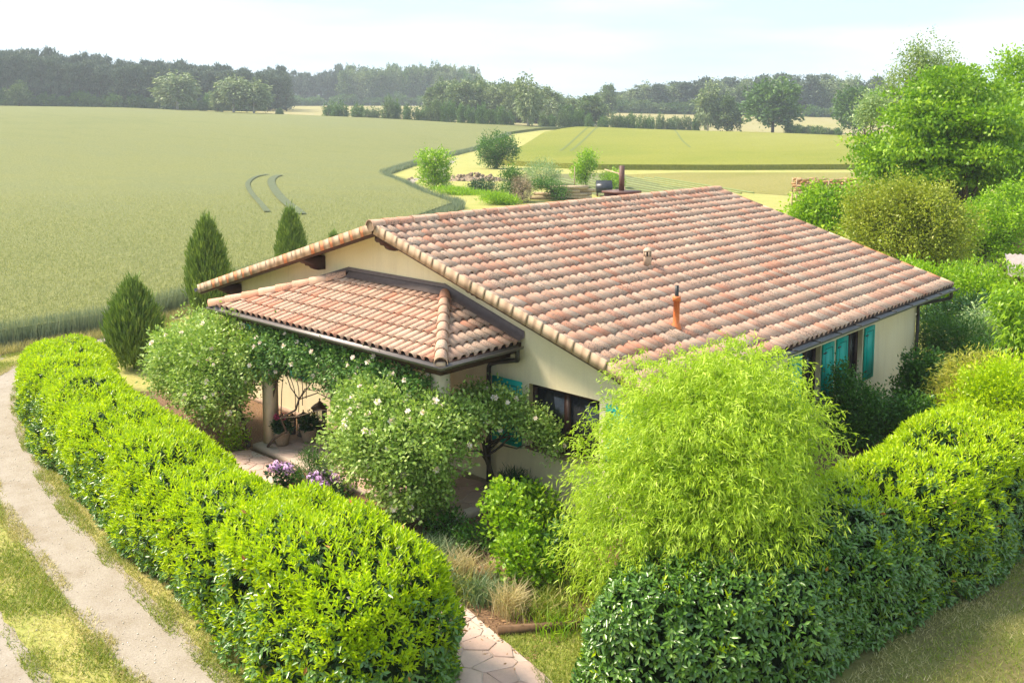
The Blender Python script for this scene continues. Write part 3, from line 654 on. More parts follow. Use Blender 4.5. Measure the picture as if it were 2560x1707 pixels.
# corbels: carved purlin ends
def corbel(x, h=.30, w=.17, zt=None):
    zt = roofz(x, .165)-(.03 if abs(x) > .1 else .10); mb = MB()
    prof = [(WY0, 0), (.12, 0), (.12, -h*.30), (.17, -h*.42), (.24, -h*.46), (.27, -h*.62), (.36, -h*.68), (.40, -h*.86), (.50, -h), (WY0, -h)]
    n = len(prof); V = [(x-w/2, y, zt+z) for y, z in prof]+[(x+w/2, y, zt+z) for y, z in prof]
    q = np.arange(n); mb.add(V, np.stack([q, (q+1) % n, (q+1) % n+n, q+n], 1)); mb.F.append(np.array([list(range(n-1, -1, -1))])); mb.F.append(np.array([list(range(n, 2*n))]))
    mb.build('corbel', m_wood, roof)
for x in (0., -2.62, 2.62, -6.12, 6.12): corbel(x, .34 if x == 0 else .30)
# gutters
half = [(-.075*math.cos(a), -.075*math.sin(a)) for a in np.linspace(0, PI, 9)]
gp = half+[(p[0]*.9, p[1]*.9) for p in half[::-1]]
xe = (S0+NC*EXP)*CT+.045; ze = ZR-(S0+NC*EXP)*ST-.10
gu = MB(); sweep(gu, gp, [(xe, -.06, ze), (xe, LEN+.12, ze-.02)], True); gu.F.append(np.array([list(range(18))])); gu.F.append(np.array([list(range(18, 36))])); guo = gu.build('gutter', m_gut, house)
gu = MB(); sweep(gu, gp, [(-xe, -.02, ze), (-xe, LEN+.1, ze-.02)], True); gu.build('gutter', m_gut, house)
for k in range(14): mb = MB(); box(mb, (xe-.09, .4+k*1.0, ze-.012), (xe+.082, .425+k*1.0, ze+.012)); mb.build('gutter_bracket', m_pipe, guo)
x1 = e*CT; mb = MB(); box(mb, (x1-.045, .06, ze-.05), (x1-.02, LEN-.06, ze+.085)); mb.build('fascia', m_wood, roof)
mb = MB(); box(mb, (-x1+.02, .06, ze-.05), (-x1+.045, LEN-.06, ze+.085)); mb.build('fascia', m_wood, roof)
mb = MB(); tube(mb, smooth_path([(xe, LEN-.35, ze-.06), (xe, LEN-.35, ze-.20), (xe-.10, LEN-.36, ze-.28), (WX+.16, LEN-.66, ze-.42), (WX+.07, WY1-.04, ze-.50), (WX+.07, WY1-.04, ze-.7)], 6), .045, 8); tube(mb, [(WX+.07, WY1-.04, ze-.68), (WX+.07, WY1-.04, 0)], .045, 8); mb.build('downpipe', m_pipe, house)
# vents and chimney on the roof
vp = np.array([3.35, 4.89, ZR-3.35*math.tan(TH)-.03]); mb = MB(); lathe(mb, [(.001, .0), (.085, .0), (.085, .20)], 14, vp, rot=.2); vt = mb.build('roof_vent', m_ventc, roof, True)
for k in range(7):
    a = k*2*PI/7+.3; mb = MB(); box(mb, (-.018, -.012, .19), (.018, .012, .32), np.array([[math.cos(a+PI/2), -math.sin(a+PI/2), 0], [math.sin(a+PI/2), math.cos(a+PI/2), 0], [0, 0, 1]]), vp+np.array([.075*math.cos(a), .075*math.sin(a), 0])); mb.build('vent_post', m_ventc, vt)
mb = MB(); lathe(mb, [(.06, .19), (.06, .31)], 10, vp); mb.build('vent_core', m_blk, vt)
mb = MB(); lathe(mb, [(.001, .39), (.05, .375), (.09, .335), (.10, .31), (.001, .31)], 14, vp); mb.build('vent_cap', m_ventc, vt, True)
pp = np.array([5.55, 2.62, ZR-5.55*math.tan(TH)-.04]); mb = MB(); lathe(mb, [(.10, -.02), (.085, .06), (.06, .10), (.058, .50), (.075, .50), (.078, .59), (.068, .60), (.001, .60)], 14, pp); pv = mb.build('vent_pipe', m_ora, roof, True)
mb = MB(); lathe(mb, [(.036, .58), (.036, .80), (.028, .80), (.028, .6)], 12, pp); mb.build('pipe_top', m_blk, pv, True)
mb = MB(); cx, cy = -1.15, 10.15; box(mb, (cx-.36, cy-.36, 4.3), (cx+.36, cy+.36, 4.98)); ch = mb.build('chimney', m_chim, roof)
mb = MB(); box(mb, (cx-.41, cy-.41, 4.982), (cx+.41, cy+.41, 5.04)); mb.build('chimney_cap', m_chim, ch)
mb = MB(); tube(mb, [(cx, cy, 5.03), (cx, cy, 5.76)], .078, 14); mb.build('flue_pipe', m_chim, ch, True)
for dx in (-.12, .12): mb = MB(); box(mb, (cx+dx-.006, cy-.366, 4.4), (cx+dx+.006, cy-.3605, 4.975)); mb.build('cladding_seam', m_wood_dk, ch)
# ---- porch
PX0, PX1, PYF, PZE, PD_ = -3.74, 3.45, -1.38, 3.02, 2.08; PT = .305; PA = math.atan(PT); PC, PS = math.cos(PA), math.sin(PA)
def pz(x, y): return PZE+PT*min(y-PYF, x-PX0, PX1-x)
mb = MB(); hx0, hx1 = PX0+PD_, PX1-PD_
V = np.array([(PX0+.05, PYF+.05), (PX1-.05, PYF+.05), (PX1-.05, WY0), (PX0+.05, WY0), (hx0, WY0), (hx1, WY0)])
V3 = [(x, y, pz(x, y)-.07) for x, y in V]+[(x, y, pz(x, y)-.14) for x, y in V]
Fp = [[0, 1, 5, 4]]; mb.add(V3, [[0, 1, 5, 4], [6, 10, 11, 7], [0, 6, 7, 1]]); mb.F.append(np.array([[1, 2, 5], [3, 0, 4], [7, 11, 8], [9, 10, 6]])); mb.F.append(np.array([[1, 7, 8, 2], [3, 9, 6, 0]]))
porch = mb.build('porch_roof', m_soffit, house)
mb = MB()
for a, b_ in (((PX0+.05, PYF+.03), (PX1-.05, PYF+.05)), ): box(mb, (a[0], a[1], 2.86), (b_[0], b_[1], 2.985))
box(mb, (PX1-.05, PYF+.03, 2.86), (PX1-.03, WY0, 2.985)); box(mb, (PX0+.03, PYF+.03, 2.86), (PX0+.05, WY0, 2.985)); mb.build('fascia', m_wood, porch)
mb = MB(); box(mb, (PX0+.06, PYF+.06, 2.80), (PX1-.06, WY0-.002, 2.855)); mb.build('porch_ceiling', m_soffit, porch)
mb = MB(); box(mb, (PX0+.30, PYF+.28, 2.66), (PX1-.30, PYF+.44, 2.80)); box(mb, (PX1-.46, PYF+.44, 2.66), (PX1-.30, WY0-.002, 2.80)); box(mb, (PX0+.30, PYF+.44, 2.66), (PX0+.46, WY0-.002, 2.80)); mb.build('porch_beam', m_wood, porch)
PW, PEX = .205, .37
PTILE = []
for i in range(NV):
    b_ = tile_mb(PW, PEX+.07, (i+.5)/NV, hr=.070, lift=.038); me = b_.mesh('porch_tile', m_tile); f = np.zeros(len(me.polygons), bool); f[:10] = True; me.polygons.foreach_set('use_smooth', f); PTILE.append(me)
def cut_tile(me, world, planes):
    bm = bmesh.new(); bm.from_mesh(me); inv = world.inverted()
    for co, no_ in planes:
        bmesh.ops.bisect_plane(bm, geom=bm.verts[:]+bm.edges[:]+bm.faces[:], plane_co=inv@Vector(co), plane_no=(world.to_3x3().inverted()@Vector(no_)).normalized(), clear_outer=True)
    if not bm.faces: bm.free(); return None
    m2 = me.copy(); bm.to_mesh(m2); bm.free(); return m2
planes_f = [((PX0, PYF, 0), (-1, 1, 0)), ((PX1, PYF, 0), (1, 1, 0)), ((0, WY0-.06, 0), (0, 1, 0))]
def porch_face(org, ex, ey, across, rows, planes, rnd):
    for j in range(across[0], across[1]):
        for i in range(rows):
            d = -.03+i*PEX      # distance up from the eave to the lower end
            P = np.array(org)-np.array(ex)*(d+PEX+.07)+np.array(ey)*((j+.5)*PW)
            lowc = P+np.array(ex)*(PEX+.07)
            exv = Vector(ex).normalized(); eyv = Vector(ey).normalized(); ez = exv.cross(eyv); m = Matrix.Identity(4)
            for q in range(3): m[q][0] = exv[q]; m[q][1] = eyv[q]; m[q][2] = ez[q]; m[q][3] = P[q]-ez[q]*.065
            cs = [m@Vector(c) for c in ((0, -PW/2, 0), (0, PW/2, 0), (PEX+.07, -PW/2, 0), (PEX+.07, PW/2, 0))]
            out = [[(c-Vector(co)).dot(Vector(no_))*(1 if True else 0) for c in cs] for co, no_ in planes]
            flat = [[(Vector((c.x, c.y, 0))-Vector((co[0], co[1], 0))).dot(Vector(no_)) for c in cs] for co, no_ in planes]
            if any(min(f) > -.01 for f in flat): continue
            me = PTILE[rnd.randrange(NV)]
            if any(max(f) > 0 for f in flat):
                me = cut_tile(me, m, planes)
                if me is None: continue
            o = link('porch_tile', me, porch); o.matrix_local = m
rn = random.Random(3)
porch_face((PX0, PYF, PZE), (0, -PC, -PS), (1, 0, 0), (0, 36), 6, planes_f, rn)
porch_face((PX1, PYF, PZE), (PC, 0, -PS), (0, 1, 0), (0, 10), 6, [((PX1, PYF, 0), (-1, -1, 0)), ((0, WY0-.10, 0), (0, 1, 0))], rn)
porch_face((PX0, WY0, PZE), (-PC, 0, -PS), (0, -1, 0), (0, 11), 6, [((PX0, PYF, 0), (1, -1, 0)), ((0, WY0-.06, 0), (0, 1, 0))], rn)
HM = []
for k in range(8):
    me = barrel(.44, .098, .125, (k+.5)/8, arc=1.1).mesh('hip_tile', m_tile); f = np.zeros(len(me.polygons), bool); f[:8] = True; me.polygons.foreach_set('use_smooth', f); HM.append(me)
for sx in (1, -1):
    c0 = np.array([PX1 if sx > 0 else PX0, PYF, PZE]); c1 = np.array([hx1 if sx > 0 else hx0, WY0, PZE+PT*PD_]); Lh = np.linalg.norm(c1-c0); nh = 8
    exh = (c0-c1)/Lh; eyh = np.cross((0, 0, 1.), exh); eyh /= np.linalg.norm(eyh)
    for k in range(nh):
        p = c0+(-exh)*(Lh/nh*(k+1)-.07)+np.array([0, 0, .025])-exh*.02*0
        place('hip_tile', HM[rn.randrange(8)], exh, eyh, p, porch, .008)
mb = MB(); c0 = np.array([PX1, PYF, PZE]); ang = np.linspace(0, 2*PI, 13)[:-1]
box(mb, (-.08, -.08, -.05), (.08, .08, .045), np.array([[.7071, -.7071, 0], [.7071, .7071, 0], [0, 0, 1]]), c0+np.array([.02, -.02, -.03])); mb.build('hip_mortar', m_ventc, porch)
# flashing apron
mb = MB(); zt = PZE+PT*PD_
prof = [(hx0-.05, zt), (hx1+.0, zt)]
def apron(a, b, nrm):
    a = np.array(a, float); b = np.array(b, float); o = np.array(nrm)
    up = np.array([0, 0, .19]); mb.add([a+o*.17-np.array([0, 0, .17*PT-.045]), b+o*.17-np.array([0, 0, .17*PT-.045]), b+o*.02+np.array([0, 0, .07]), a+o*.02+np.array([0, 0, .07]), b+o*.015+up, a+o*.015+up], [[0, 1, 2, 3], [3, 2, 4, 5]])
apron((hx0, WY0, zt), (hx1, WY0, zt), (0, -1, 0))
def side_apron(xa, za, xb, zb):
    y = WY0
    mb.add([(xa, y-.17, za+.045), (xb, y-.17, zb+.045), (xb, y-.02, zb+.075), (xa, y-.02, za+.075), (xb, y-.012, zb+.20), (xa, y-.012, za+.20)], [[0, 1, 2, 3], [3, 2, 4, 5]] if xb > xa else [[3, 2, 1, 0], [5, 4, 2, 3]])
side_apron(hx1, zt, PX1+.06, PZE-.01); side_apron(PX0-.06, PZE-.01, hx0, zt)
fl = mb.build('flashing', m_flash, porch)
mb = MB(); box(mb, (hx0, WY0-.028, zt+.10), (hx1, WY0-.022, zt+.108)); mb.build('flashing_fold', m_wood_dk, fl)
gz_ = PZE-.055
mb = MB(); sweep(mb, gp, [(PX1+.075, WY0-.12, gz_), (PX1+.075, PYF-.075, gz_), (PX0-.075, PYF-.075, gz_), (PX0-.075, WY0-.1, gz_)][::-1], True); mb.F.append(np.array([list(range(18))])); mb.F.append(np.array([list(range(54, 72))])); mb.build('gutter', m_metal, house)
xg = PX1+.075; mb = MB()
tube(mb, smooth_path([(xg, .48, gz_-.05), (xg, .48, gz_-.18), (xg-.04, .52, gz_-.27), (xg-.25, .60, gz_-.33), (2.78, WY0-.07, gz_-.47), (2.66, WY0-.065, gz_-.56), (2.65, WY0-.065, gz_-.75)], 6), .045, 10)
tube(mb, [(2.65, WY0-.065, gz_-.72), (2.65, WY0-.065, .02)], .045, 10); mb.build('downpipe', m_pipe, house, True)
for x, y in ((3.02, -.98), (-2.30, -.98)):
    mb = MB(); box(mb, (x-.12, y-.12, .0), (x+.12, y+.12, 2.66)); mb.build('porch_post', m_post, house)
# porch floor slab with flagstones
slab = MB(); box(slab, (-2.52, -1.30, 0), (3.4, WY0-.021, .135)); sl = slab.build('porch_floor', m_grout, house)
flagstones(sl, [(-2.52, -1.30), (3.4, -1.30), (3.4, .66), (-2.52, .66)], .132, .37, .014, seed=9)
# ------------------------------------------------------------------ plants
def sinnoise(P, f=1., ph=0.):
    x, y, z = P[:, 0]*f, P[:, 1]*f, P[:, 2]*f
    return (np.sin(x*2.1+1.7*np.sin(y*1.3+ph))+np.sin(y*2.7+1.3*np.sin(z*1.9+ph))+np.sin(z*3.1+1.5*np.sin(x*1.1+ph)))/3
def hedge(name, label, path, wd, ht, dens, bright, seed, q=3.6, Lf=.10, endr=1.0, z0=0.):
    g = np.random.default_rng(seed); P = smooth_path(np.array(path), 12); sgm = np.concatenate([[0], np.cumsum(np.linalg.norm(np.diff(P, axis=0), axis=1))]); Lt = sgm[-1]
    def at(s):
        d = (s+1)/2*Lt; x = np.interp(d, sgm, P[:, 0]); y = np.interp(d, sgm, P[:, 1])
        d2 = np.clip(d+.15, 0, Lt); d1 = np.clip(d-.15, 0, Lt); T = unit(np.column_stack([np.interp(d2, sgm, P[:, 0])-np.interp(d1, sgm, P[:, 0]), np.interp(d2, sgm, P[:, 1])-np.interp(d1, sgm, P[:, 1])]))
        return np.column_stack([x, y]), T
    wf = lambda s: np.interp((s+1)/2, np.linspace(0, 1, len(wd)), wd)/2
    hf = lambda s: np.interp((s+1)/2, np.linspace(0, 1, len(ht)), ht)
    w0, h0 = np.mean(wd)/2, np.mean(ht)
    A = np.array([Lt*2*w0, Lt*h0, Lt*h0, 2*w0*h0, 2*w0*h0]); n = int(A.sum()*dens)
    f = g.choice(5, n, p=A/A.sum()); s = g.uniform(-1, 1, n); l = g.uniform(-1, 1, n); v = g.random(n)
    v[f == 0] = 1; l[f == 1] = -1; l[f == 2] = 1; s[f == 3] = -1; s[f == 4] = 1
    ee = min(.45, endr/(Lt/2)); se = np.clip((abs(s)-(1-ee))/ee, 0, 1)
    k = (se**q+abs(l)**q+v**q)**(-1/q); k = np.where((f < 3), k, k)
    se2, l2, v2 = se*k, l*k, v*k; s2 = np.where(se > 0, np.sign(s)*((1-ee)+se2*ee), s)
    C2, T = at(s2); nn = np.column_stack([T[:, 1], -T[:, 0]]); w_, h_ = wf(s2), hf(s2)
    X = np.column_stack([C2+nn*(l2*w_)[:, None], z0+v2*h_])
    nr_ = unit(np.column_stack([T*(np.sign(s)*se2**(q-1)/endr)[:, None]+nn*(np.sign(l2)*abs(l2)**(q-1)/w_)[:, None], v2**(q-1)/h_]))
    X += nr_*(sinnoise(X, 1.1, seed)*.15+sinnoise(X, 2.9, seed*2)*.09)[:, None]
    X[:, 2] = np.maximum(X[:, 2], .04)
    root = thing(name, label, 'hedge', (float(P[len(P)//2][0]), float(P[len(P)//2][1]), 0))
    # solid dark core in place of twigs, inner shade put into its colour
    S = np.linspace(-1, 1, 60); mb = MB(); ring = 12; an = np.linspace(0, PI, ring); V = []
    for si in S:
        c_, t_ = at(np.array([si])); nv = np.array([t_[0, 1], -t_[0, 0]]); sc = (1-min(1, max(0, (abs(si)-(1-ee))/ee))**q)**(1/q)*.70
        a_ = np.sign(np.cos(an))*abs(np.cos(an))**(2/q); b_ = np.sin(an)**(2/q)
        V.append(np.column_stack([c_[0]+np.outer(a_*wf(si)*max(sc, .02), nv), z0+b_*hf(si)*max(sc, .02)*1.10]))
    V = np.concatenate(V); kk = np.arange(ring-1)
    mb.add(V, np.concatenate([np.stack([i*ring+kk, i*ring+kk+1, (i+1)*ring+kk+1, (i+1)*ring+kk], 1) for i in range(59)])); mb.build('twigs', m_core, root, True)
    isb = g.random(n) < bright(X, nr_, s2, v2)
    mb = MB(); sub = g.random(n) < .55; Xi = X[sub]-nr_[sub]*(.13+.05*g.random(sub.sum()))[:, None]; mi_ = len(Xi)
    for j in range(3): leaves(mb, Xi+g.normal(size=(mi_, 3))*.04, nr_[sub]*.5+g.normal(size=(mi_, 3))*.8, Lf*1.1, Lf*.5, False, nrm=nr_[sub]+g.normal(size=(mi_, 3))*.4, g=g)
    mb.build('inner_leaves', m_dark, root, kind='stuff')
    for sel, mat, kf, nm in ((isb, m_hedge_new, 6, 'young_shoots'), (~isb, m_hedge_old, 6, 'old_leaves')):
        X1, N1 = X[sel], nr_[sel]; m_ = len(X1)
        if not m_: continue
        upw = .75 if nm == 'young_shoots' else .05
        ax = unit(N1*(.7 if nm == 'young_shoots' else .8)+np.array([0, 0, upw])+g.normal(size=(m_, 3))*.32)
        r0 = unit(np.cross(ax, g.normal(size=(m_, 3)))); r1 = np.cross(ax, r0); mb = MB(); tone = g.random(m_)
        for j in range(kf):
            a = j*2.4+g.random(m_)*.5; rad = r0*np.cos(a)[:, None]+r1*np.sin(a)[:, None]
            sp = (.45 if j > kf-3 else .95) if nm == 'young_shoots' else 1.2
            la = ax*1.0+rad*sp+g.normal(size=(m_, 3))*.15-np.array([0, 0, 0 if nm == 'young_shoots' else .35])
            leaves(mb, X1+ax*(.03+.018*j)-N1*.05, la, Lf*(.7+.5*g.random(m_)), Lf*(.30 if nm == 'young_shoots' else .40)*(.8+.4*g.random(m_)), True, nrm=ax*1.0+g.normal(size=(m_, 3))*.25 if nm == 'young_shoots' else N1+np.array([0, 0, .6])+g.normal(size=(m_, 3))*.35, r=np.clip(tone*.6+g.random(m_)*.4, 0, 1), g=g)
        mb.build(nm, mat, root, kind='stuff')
    mb = MB(); k_ = g.choice(n, 26, replace=False); leaves(mb, X[k_]+nr_[k_]*.07, nr_[k_]+g.normal(size=(26, 3))*.6, .10, .04, True, g=g); mb.build('dead_leaves', m_dead, root, kind='stuff')
    return root
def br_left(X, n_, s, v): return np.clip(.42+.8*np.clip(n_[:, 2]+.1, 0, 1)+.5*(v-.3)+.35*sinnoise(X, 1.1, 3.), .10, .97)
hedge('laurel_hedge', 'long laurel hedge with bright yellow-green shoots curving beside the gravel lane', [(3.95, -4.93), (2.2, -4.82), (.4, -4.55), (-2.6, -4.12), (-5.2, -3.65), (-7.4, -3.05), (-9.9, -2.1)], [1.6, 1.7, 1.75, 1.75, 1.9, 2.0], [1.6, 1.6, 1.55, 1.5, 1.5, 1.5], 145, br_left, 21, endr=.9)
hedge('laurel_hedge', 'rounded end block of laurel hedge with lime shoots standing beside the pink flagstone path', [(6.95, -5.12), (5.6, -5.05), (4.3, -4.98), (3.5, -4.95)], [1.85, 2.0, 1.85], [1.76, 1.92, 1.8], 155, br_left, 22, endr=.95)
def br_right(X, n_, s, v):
    wsh = np.clip((X[:, 1]-.2)/2.0, 0, 1)  # young shoots thinned below the willow, its shade put into the leaf colours
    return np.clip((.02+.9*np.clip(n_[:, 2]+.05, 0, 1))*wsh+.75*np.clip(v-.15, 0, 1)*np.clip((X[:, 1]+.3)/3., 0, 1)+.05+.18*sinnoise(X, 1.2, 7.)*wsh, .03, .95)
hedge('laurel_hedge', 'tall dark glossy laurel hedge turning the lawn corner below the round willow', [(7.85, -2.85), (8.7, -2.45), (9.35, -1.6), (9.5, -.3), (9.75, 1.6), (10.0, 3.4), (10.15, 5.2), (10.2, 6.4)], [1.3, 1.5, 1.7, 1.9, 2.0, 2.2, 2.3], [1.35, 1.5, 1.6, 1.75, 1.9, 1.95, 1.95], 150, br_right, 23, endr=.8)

def limbs(mb, base, top, ends, r0, r1, seed=0, wig=.06):
    g = np.random.default_rng(seed); base = np.array(base, float); top = np.array(top, float); h = np.linalg.norm(top-base)
    t = np.linspace(0, 1, 6)[:, None]; tr = base+(top-base)*t+g.normal(size=(6, 3))*wig*h*np.array([1, 1, .2])*np.sin(t*PI)
    tube(mb, tr, np.linspace(r0, r1*1.2, 6), 8)
    for e_ in ends:
        s0 = tr[3+g.integers(0, 3)]; e_ = np.array(e_); t = np.linspace(0, 1, 6)[:, None]; d = np.linalg.norm(e_-s0)
        p = s0+(e_-s0)*t+g.normal(size=(6, 3))*.05*d*np.sin(t*PI)+np.array([0, 0, .12*d])*np.sin(t*PI)
        tube(mb, p, np.linspace(r1*.8, r1*.18, 6), 5)
def plant(name, label, cat, base, lobes, ncl, k, spread, Lf, Wf, mat, bark=None, trunk=None, droop=0., up=.25, jit=.8, fold=False, seed=1, inner=.45, group=None, nlimb=14, rt=.06, lump=.12):
    g = np.random.default_rng(seed); root = thing(name, label, cat, tuple(float(x) for x in base), group)
    Cc, D = lobe_clumps(lobes, ncl, g, inner, lump); Cc[:, 2] = np.maximum(Cc[:, 2], base[2]+.05)
    mb = MB(); leafcloud(mb, Cc, D, k, spread, Lf, Wf, droop, up, jit, fold, g); mb.build('crown' if cat == 'tree' else 'foliage', mat, root)
    mb = MB(); c0 = np.mean([l[0] for l in lobes], 0)
    top = np.array(trunk if trunk is not None else (base[0]*.5+c0[0]*.5, base[1]*.5+c0[1]*.5, base[2]+(c0[2]-base[2])*.6))
    limbs(mb, base, top, Cc[g.choice(ncl, min(nlimb, ncl), replace=False)]*.85+top*.15, rt, rt*.55, seed)
    mb.build('trunk' if cat == 'tree' else 'stem', bark or m_bark, root, True)
    root['_'] = 0; del root['_']
    return root, Cc, D
def bloom_mesh(nm, mat, r, n=12, seed=0):
    g = np.random.default_rng(seed); mb = MB()
    for ring, (tilt, sc) in enumerate(((.25, 1.), (.75, .8), (1.6, .55))):
        a = np.arange(n//2)*2*PI/(n//2)+ring*.5+g.random(n//2)*.3
        ax = np.column_stack([np.cos(a), np.sin(a), np.full(len(a), tilt)])
        leaves(mb, np.zeros((len(a), 3)), ax, r*sc, r*sc*.95, False, nrm=np.tile([0, 0, 1.], (len(a), 1)), g=g)
    return mb.mesh(nm, mat)
def head_mesh(nm, mat, r, n=46, seed=0, pet=.35):
    g = np.random.default_rng(seed); d = unit(g.normal(size=(n, 3))); mb = MB(); t_ = np.cross(d, g.normal(size=(n, 3)))
    leaves(mb, d*r*.85-unit(t_)*r*pet*.5, t_, r*pet*1.2, r*pet, False, nrm=d, g=g); return mb.mesh(nm, mat)
ROSE = [bloom_mesh('bloom', m_blush, .066, seed=i) for i in range(3)]
def add_blooms(root, P, D, meshes, n, seed, name='bloom', smin=.7, smax=1.25, off=.05):
    g = np.random.default_rng(seed); vis = np.where((D@unit(CAM-P.mean(0))) > .15)[0]
    for i in g.choice(vis, min(n, len(vis)), replace=False):
        o = link(name, meshes[g.integers(len(meshes))], root); p = P[i]+D[i]*off+g.normal(size=3)*.03
        o.location = Vector(p)-Vector(ORG[root]); dd = unit(D[i]+np.array([0, 0, .4])+unit(CAM-p)*.6); o.rotation_euler = Vector(dd).to_track_quat('Z', 'Y').to_euler(); sc = g.uniform(smin, smax); o.scale = (sc,)*3
# -- roses
def PR(u, v, D): return PD(u, v, D)
r_, c_, d_ = plant('rose_bush', 'big rambling rose with pale pink blooms sprawling left of the porch post', 'shrub', (-2.75, -1.25, 0), [((-3.3, -1.35, 2.0), (1.0, .8, .85)), ((-4.3, -1.5, 1.65), (1.15, .85, 1.0)), ((-5.3, -1.4, 1.45), (.75, .7, .8)), ((-3.3, -1.7, 1.25), (1.0, .7, .75)), ((-2.4, -1.2, 2.15), (.7, .55, .5))], 1500, 22, .10, .078, .048, m_rose, seed=31, rt=.05, droop=.1, lump=.16)
add_blooms(r_, c_, d_, ROSE, 60, 3)
r_, c_, d_ = plant('climbing_rose', 'dark climbing rose with pale pink blooms hanging under the porch gutter', 'shrub', (-2.1, -1.2, .15), [((-1.3, -1.15, 2.45), (1.0, .38, .42)), ((.1, -1.15, 2.35), (1.1, .38, .5)), ((1.5, -1.15, 2.25), (1.0, .38, .6)), ((2.5, -1.15, 2.0), (.75, .4, .7)), ((-2.0, -1.15, 2.2), (.6, .4, .5))], 900, 22, .09, .075, .046, m_rose_dark, seed=32, rt=.03, droop=.35, lump=.15, nlimb=6)
add_blooms(r_, c_, d_, ROSE, 64, 4, smin=.6, smax=1.0)
r_, c_, d_ = plant('rose_bush', 'sunlit pale green rose bush with blush blooms before the corner porch post', 'shrub', (3.05, -1.35, 0), [((2.5, -1.75, 1.5), (.9, .75, .65)), ((1.75, -1.75, 1.35), (.65, .6, .65)), ((3.25, -1.55, 1.6), (.75, .6, .6)), ((2.3, -1.6, 2.05), (.7, .5, .4)), ((2.9, -1.85, .9), (.65, .45, .5)), ((3.3, -1.55, .8), (.4, .35, .45)), ((1.5, -1.6, 1.85), (.45, .4, .5)), ((3.2, -1.2, 2.05), (.6, .4, .3)), ((3.5, -.95, 1.9), (.45, .45, .3))], 1500, 22, .09, .078, .048, m_rose, seed=33, rt=.035, droop=.1, lump=.17)
add_blooms(r_, c_, d_, ROSE, 44, 5, smax=1.35)
r_, c_, d_ = plant('wall_rose', 'rose with a bent dark trunk trained across the front window beside the teal shutter', 'shrub', (3.15, .30, 0), [((3.3, .0, 1.95), (.75, .35, .30)), ((4.0, .2, 1.78), (.5, .26, .24)), ((2.9, -.35, 1.68), (.55, .4, .3)), ((4.45, .34, 1.45), (.22, .18, .28))], 400, 20, .09, .072, .045, m_rose, seed=34, trunk=(3.05, .1, 1.1), rt=.055, droop=.15, lump=.16)
add_blooms(r_, c_, d_, ROSE, 14, 6)
# arching rose canes by the left post, with a few leaves: parts of the climbing rose
# -- corkscrew willow
def willow():
    g = np.random.default_rng(41); base = (8.25, -.55, 0); root = thing('corkscrew_willow', 'round curly-leaved lime green willow hiding the front corner of the house', 'tree', base)
    lob = [((8.05, -.7, 2.6), (1.35, 1.35, 1.08)), ((7.9, -1.1, 1.95), (1.22, 1.2, 1.0)), ((8.5, -.35, 2.45), (1.15, 1.15, 1.1)), ((7.8, -1.75, 1.3), (.85, .75, .8)), ((8.65, -.95, 1.95), (1.15, 1.1, .85)), ((8.35, .05, 3.05), (.85, .85, .72)), ((7.9, -.35, 2.7), (.75, .75, .68))]
    n = 8200; Cc, D = lobe_clumps(lob, n, g, .5, .2); kk = 14; m_ = n
    d0 = unit(D+np.array([0, 0, .35])+g.normal(size=(n, 3))*.4); Ls = .22+.22*g.random(n); mb = MB(); tone = g.random(n)*.55
    for j in range(kk):
        t = (j+.5)/kk; p = Cc+d0*(Ls*t)[:, None]-np.array([0, 0, 1.])*(t*t*Ls*.6)[:, None]+g.normal(size=(n, 3))*.028
        tng = d0-np.array([0, 0, 1.5*t]); ax = unit(tng)+g.normal(size=(n, 3))*.75-np.array([0, 0, .35])
        leaves(mb, p, ax, .098*(.6+.7*g.random(n)), .0185, True, r=np.clip(tone+.45*g.random(n)*t+.1, 0, 1), g=g)
    mb.build('crown', m_willow, root)
    mb = MB(); limbs(mb, base, (8.25, -.6, 1.1), Cc[g.choice(n, 40, replace=False)]*.9+np.array([8.25, -.6, 1.6])*.1, .085, .05, 4); mb.build('trunk', m_bark, root, True)
    for i in range(16):
        p0 = np.array([8.75, -.95, 1.35])+g.normal(size=3)*.25; pts = [p0]
        for q in range(9): pts.append(pts[-1]+np.array([.06, -.05, -.07])+g.normal(size=3)*.055)
        mb = MB(); tube(mb, pts, np.linspace(.009, .003, 10), 5); mb.build('curly_twig', m_twig, root, True)
willow()
# -- junipers
def juniper(label, base, h, r, seed, n=2600):
    g = np.random.default_rng(seed); root = thing('juniper', label, 'tree', base, 'junipers between the lane and the house')
    t = g.random(n)**.85; a = g.random(n)*2*PI; rad = r*np.interp(t, [0, .12, .35, .6, .8, .93, 1], [.35, .72, 1, .86, .58, .26, .05])*(.5+.55*g.random(n)**.5)*(1+.16*np.sin(5*a+17*t)+.14*np.sin(9*a-23*t))
    P = np.column_stack([np.cos(a)*rad, np.sin(a)*rad, h*(.12+.84*t)])+np.array(base); D = np.column_stack([np.cos(a)*.55, np.sin(a)*.55, np.ones(n)])
    mb = MB(); leafcloud(mb, P, D, 9, (.065, .065, .17), .25, .034, 0, .6, .30, False, g); mb.build('crown', m_juniper, root)
    mb = MB()
    for q in range(4): tube(mb, np.array([(0, 0, 0), (.05*math.cos(q*1.6), .05*math.sin(q*1.6), h*.3), (.18*r*math.cos(q*1.6), .18*r*math.sin(q*1.6), h*.8)])+np.array(base), [.05, .04, .012], 6)
    mb.build('trunk', m_bark, root, True)
q1 = PD(338, 940, 28.6); juniper('small bushy juniper on a bare leggy trunk beside the curving lane', (q1[0], q1[1], 0), 2.2, .60, 51)
q2 = PD(522, 800, 34); juniper('tall slender juniper beside the left end of the roof', (q2[0], q2[1], 0), 3.4, .58, 52, 3400)
q3 = PD(728, 700, 42); juniper('pointed juniper peeping over the left roof slope', (q3[0], q3[1], 0), 2.9, .48, 53)
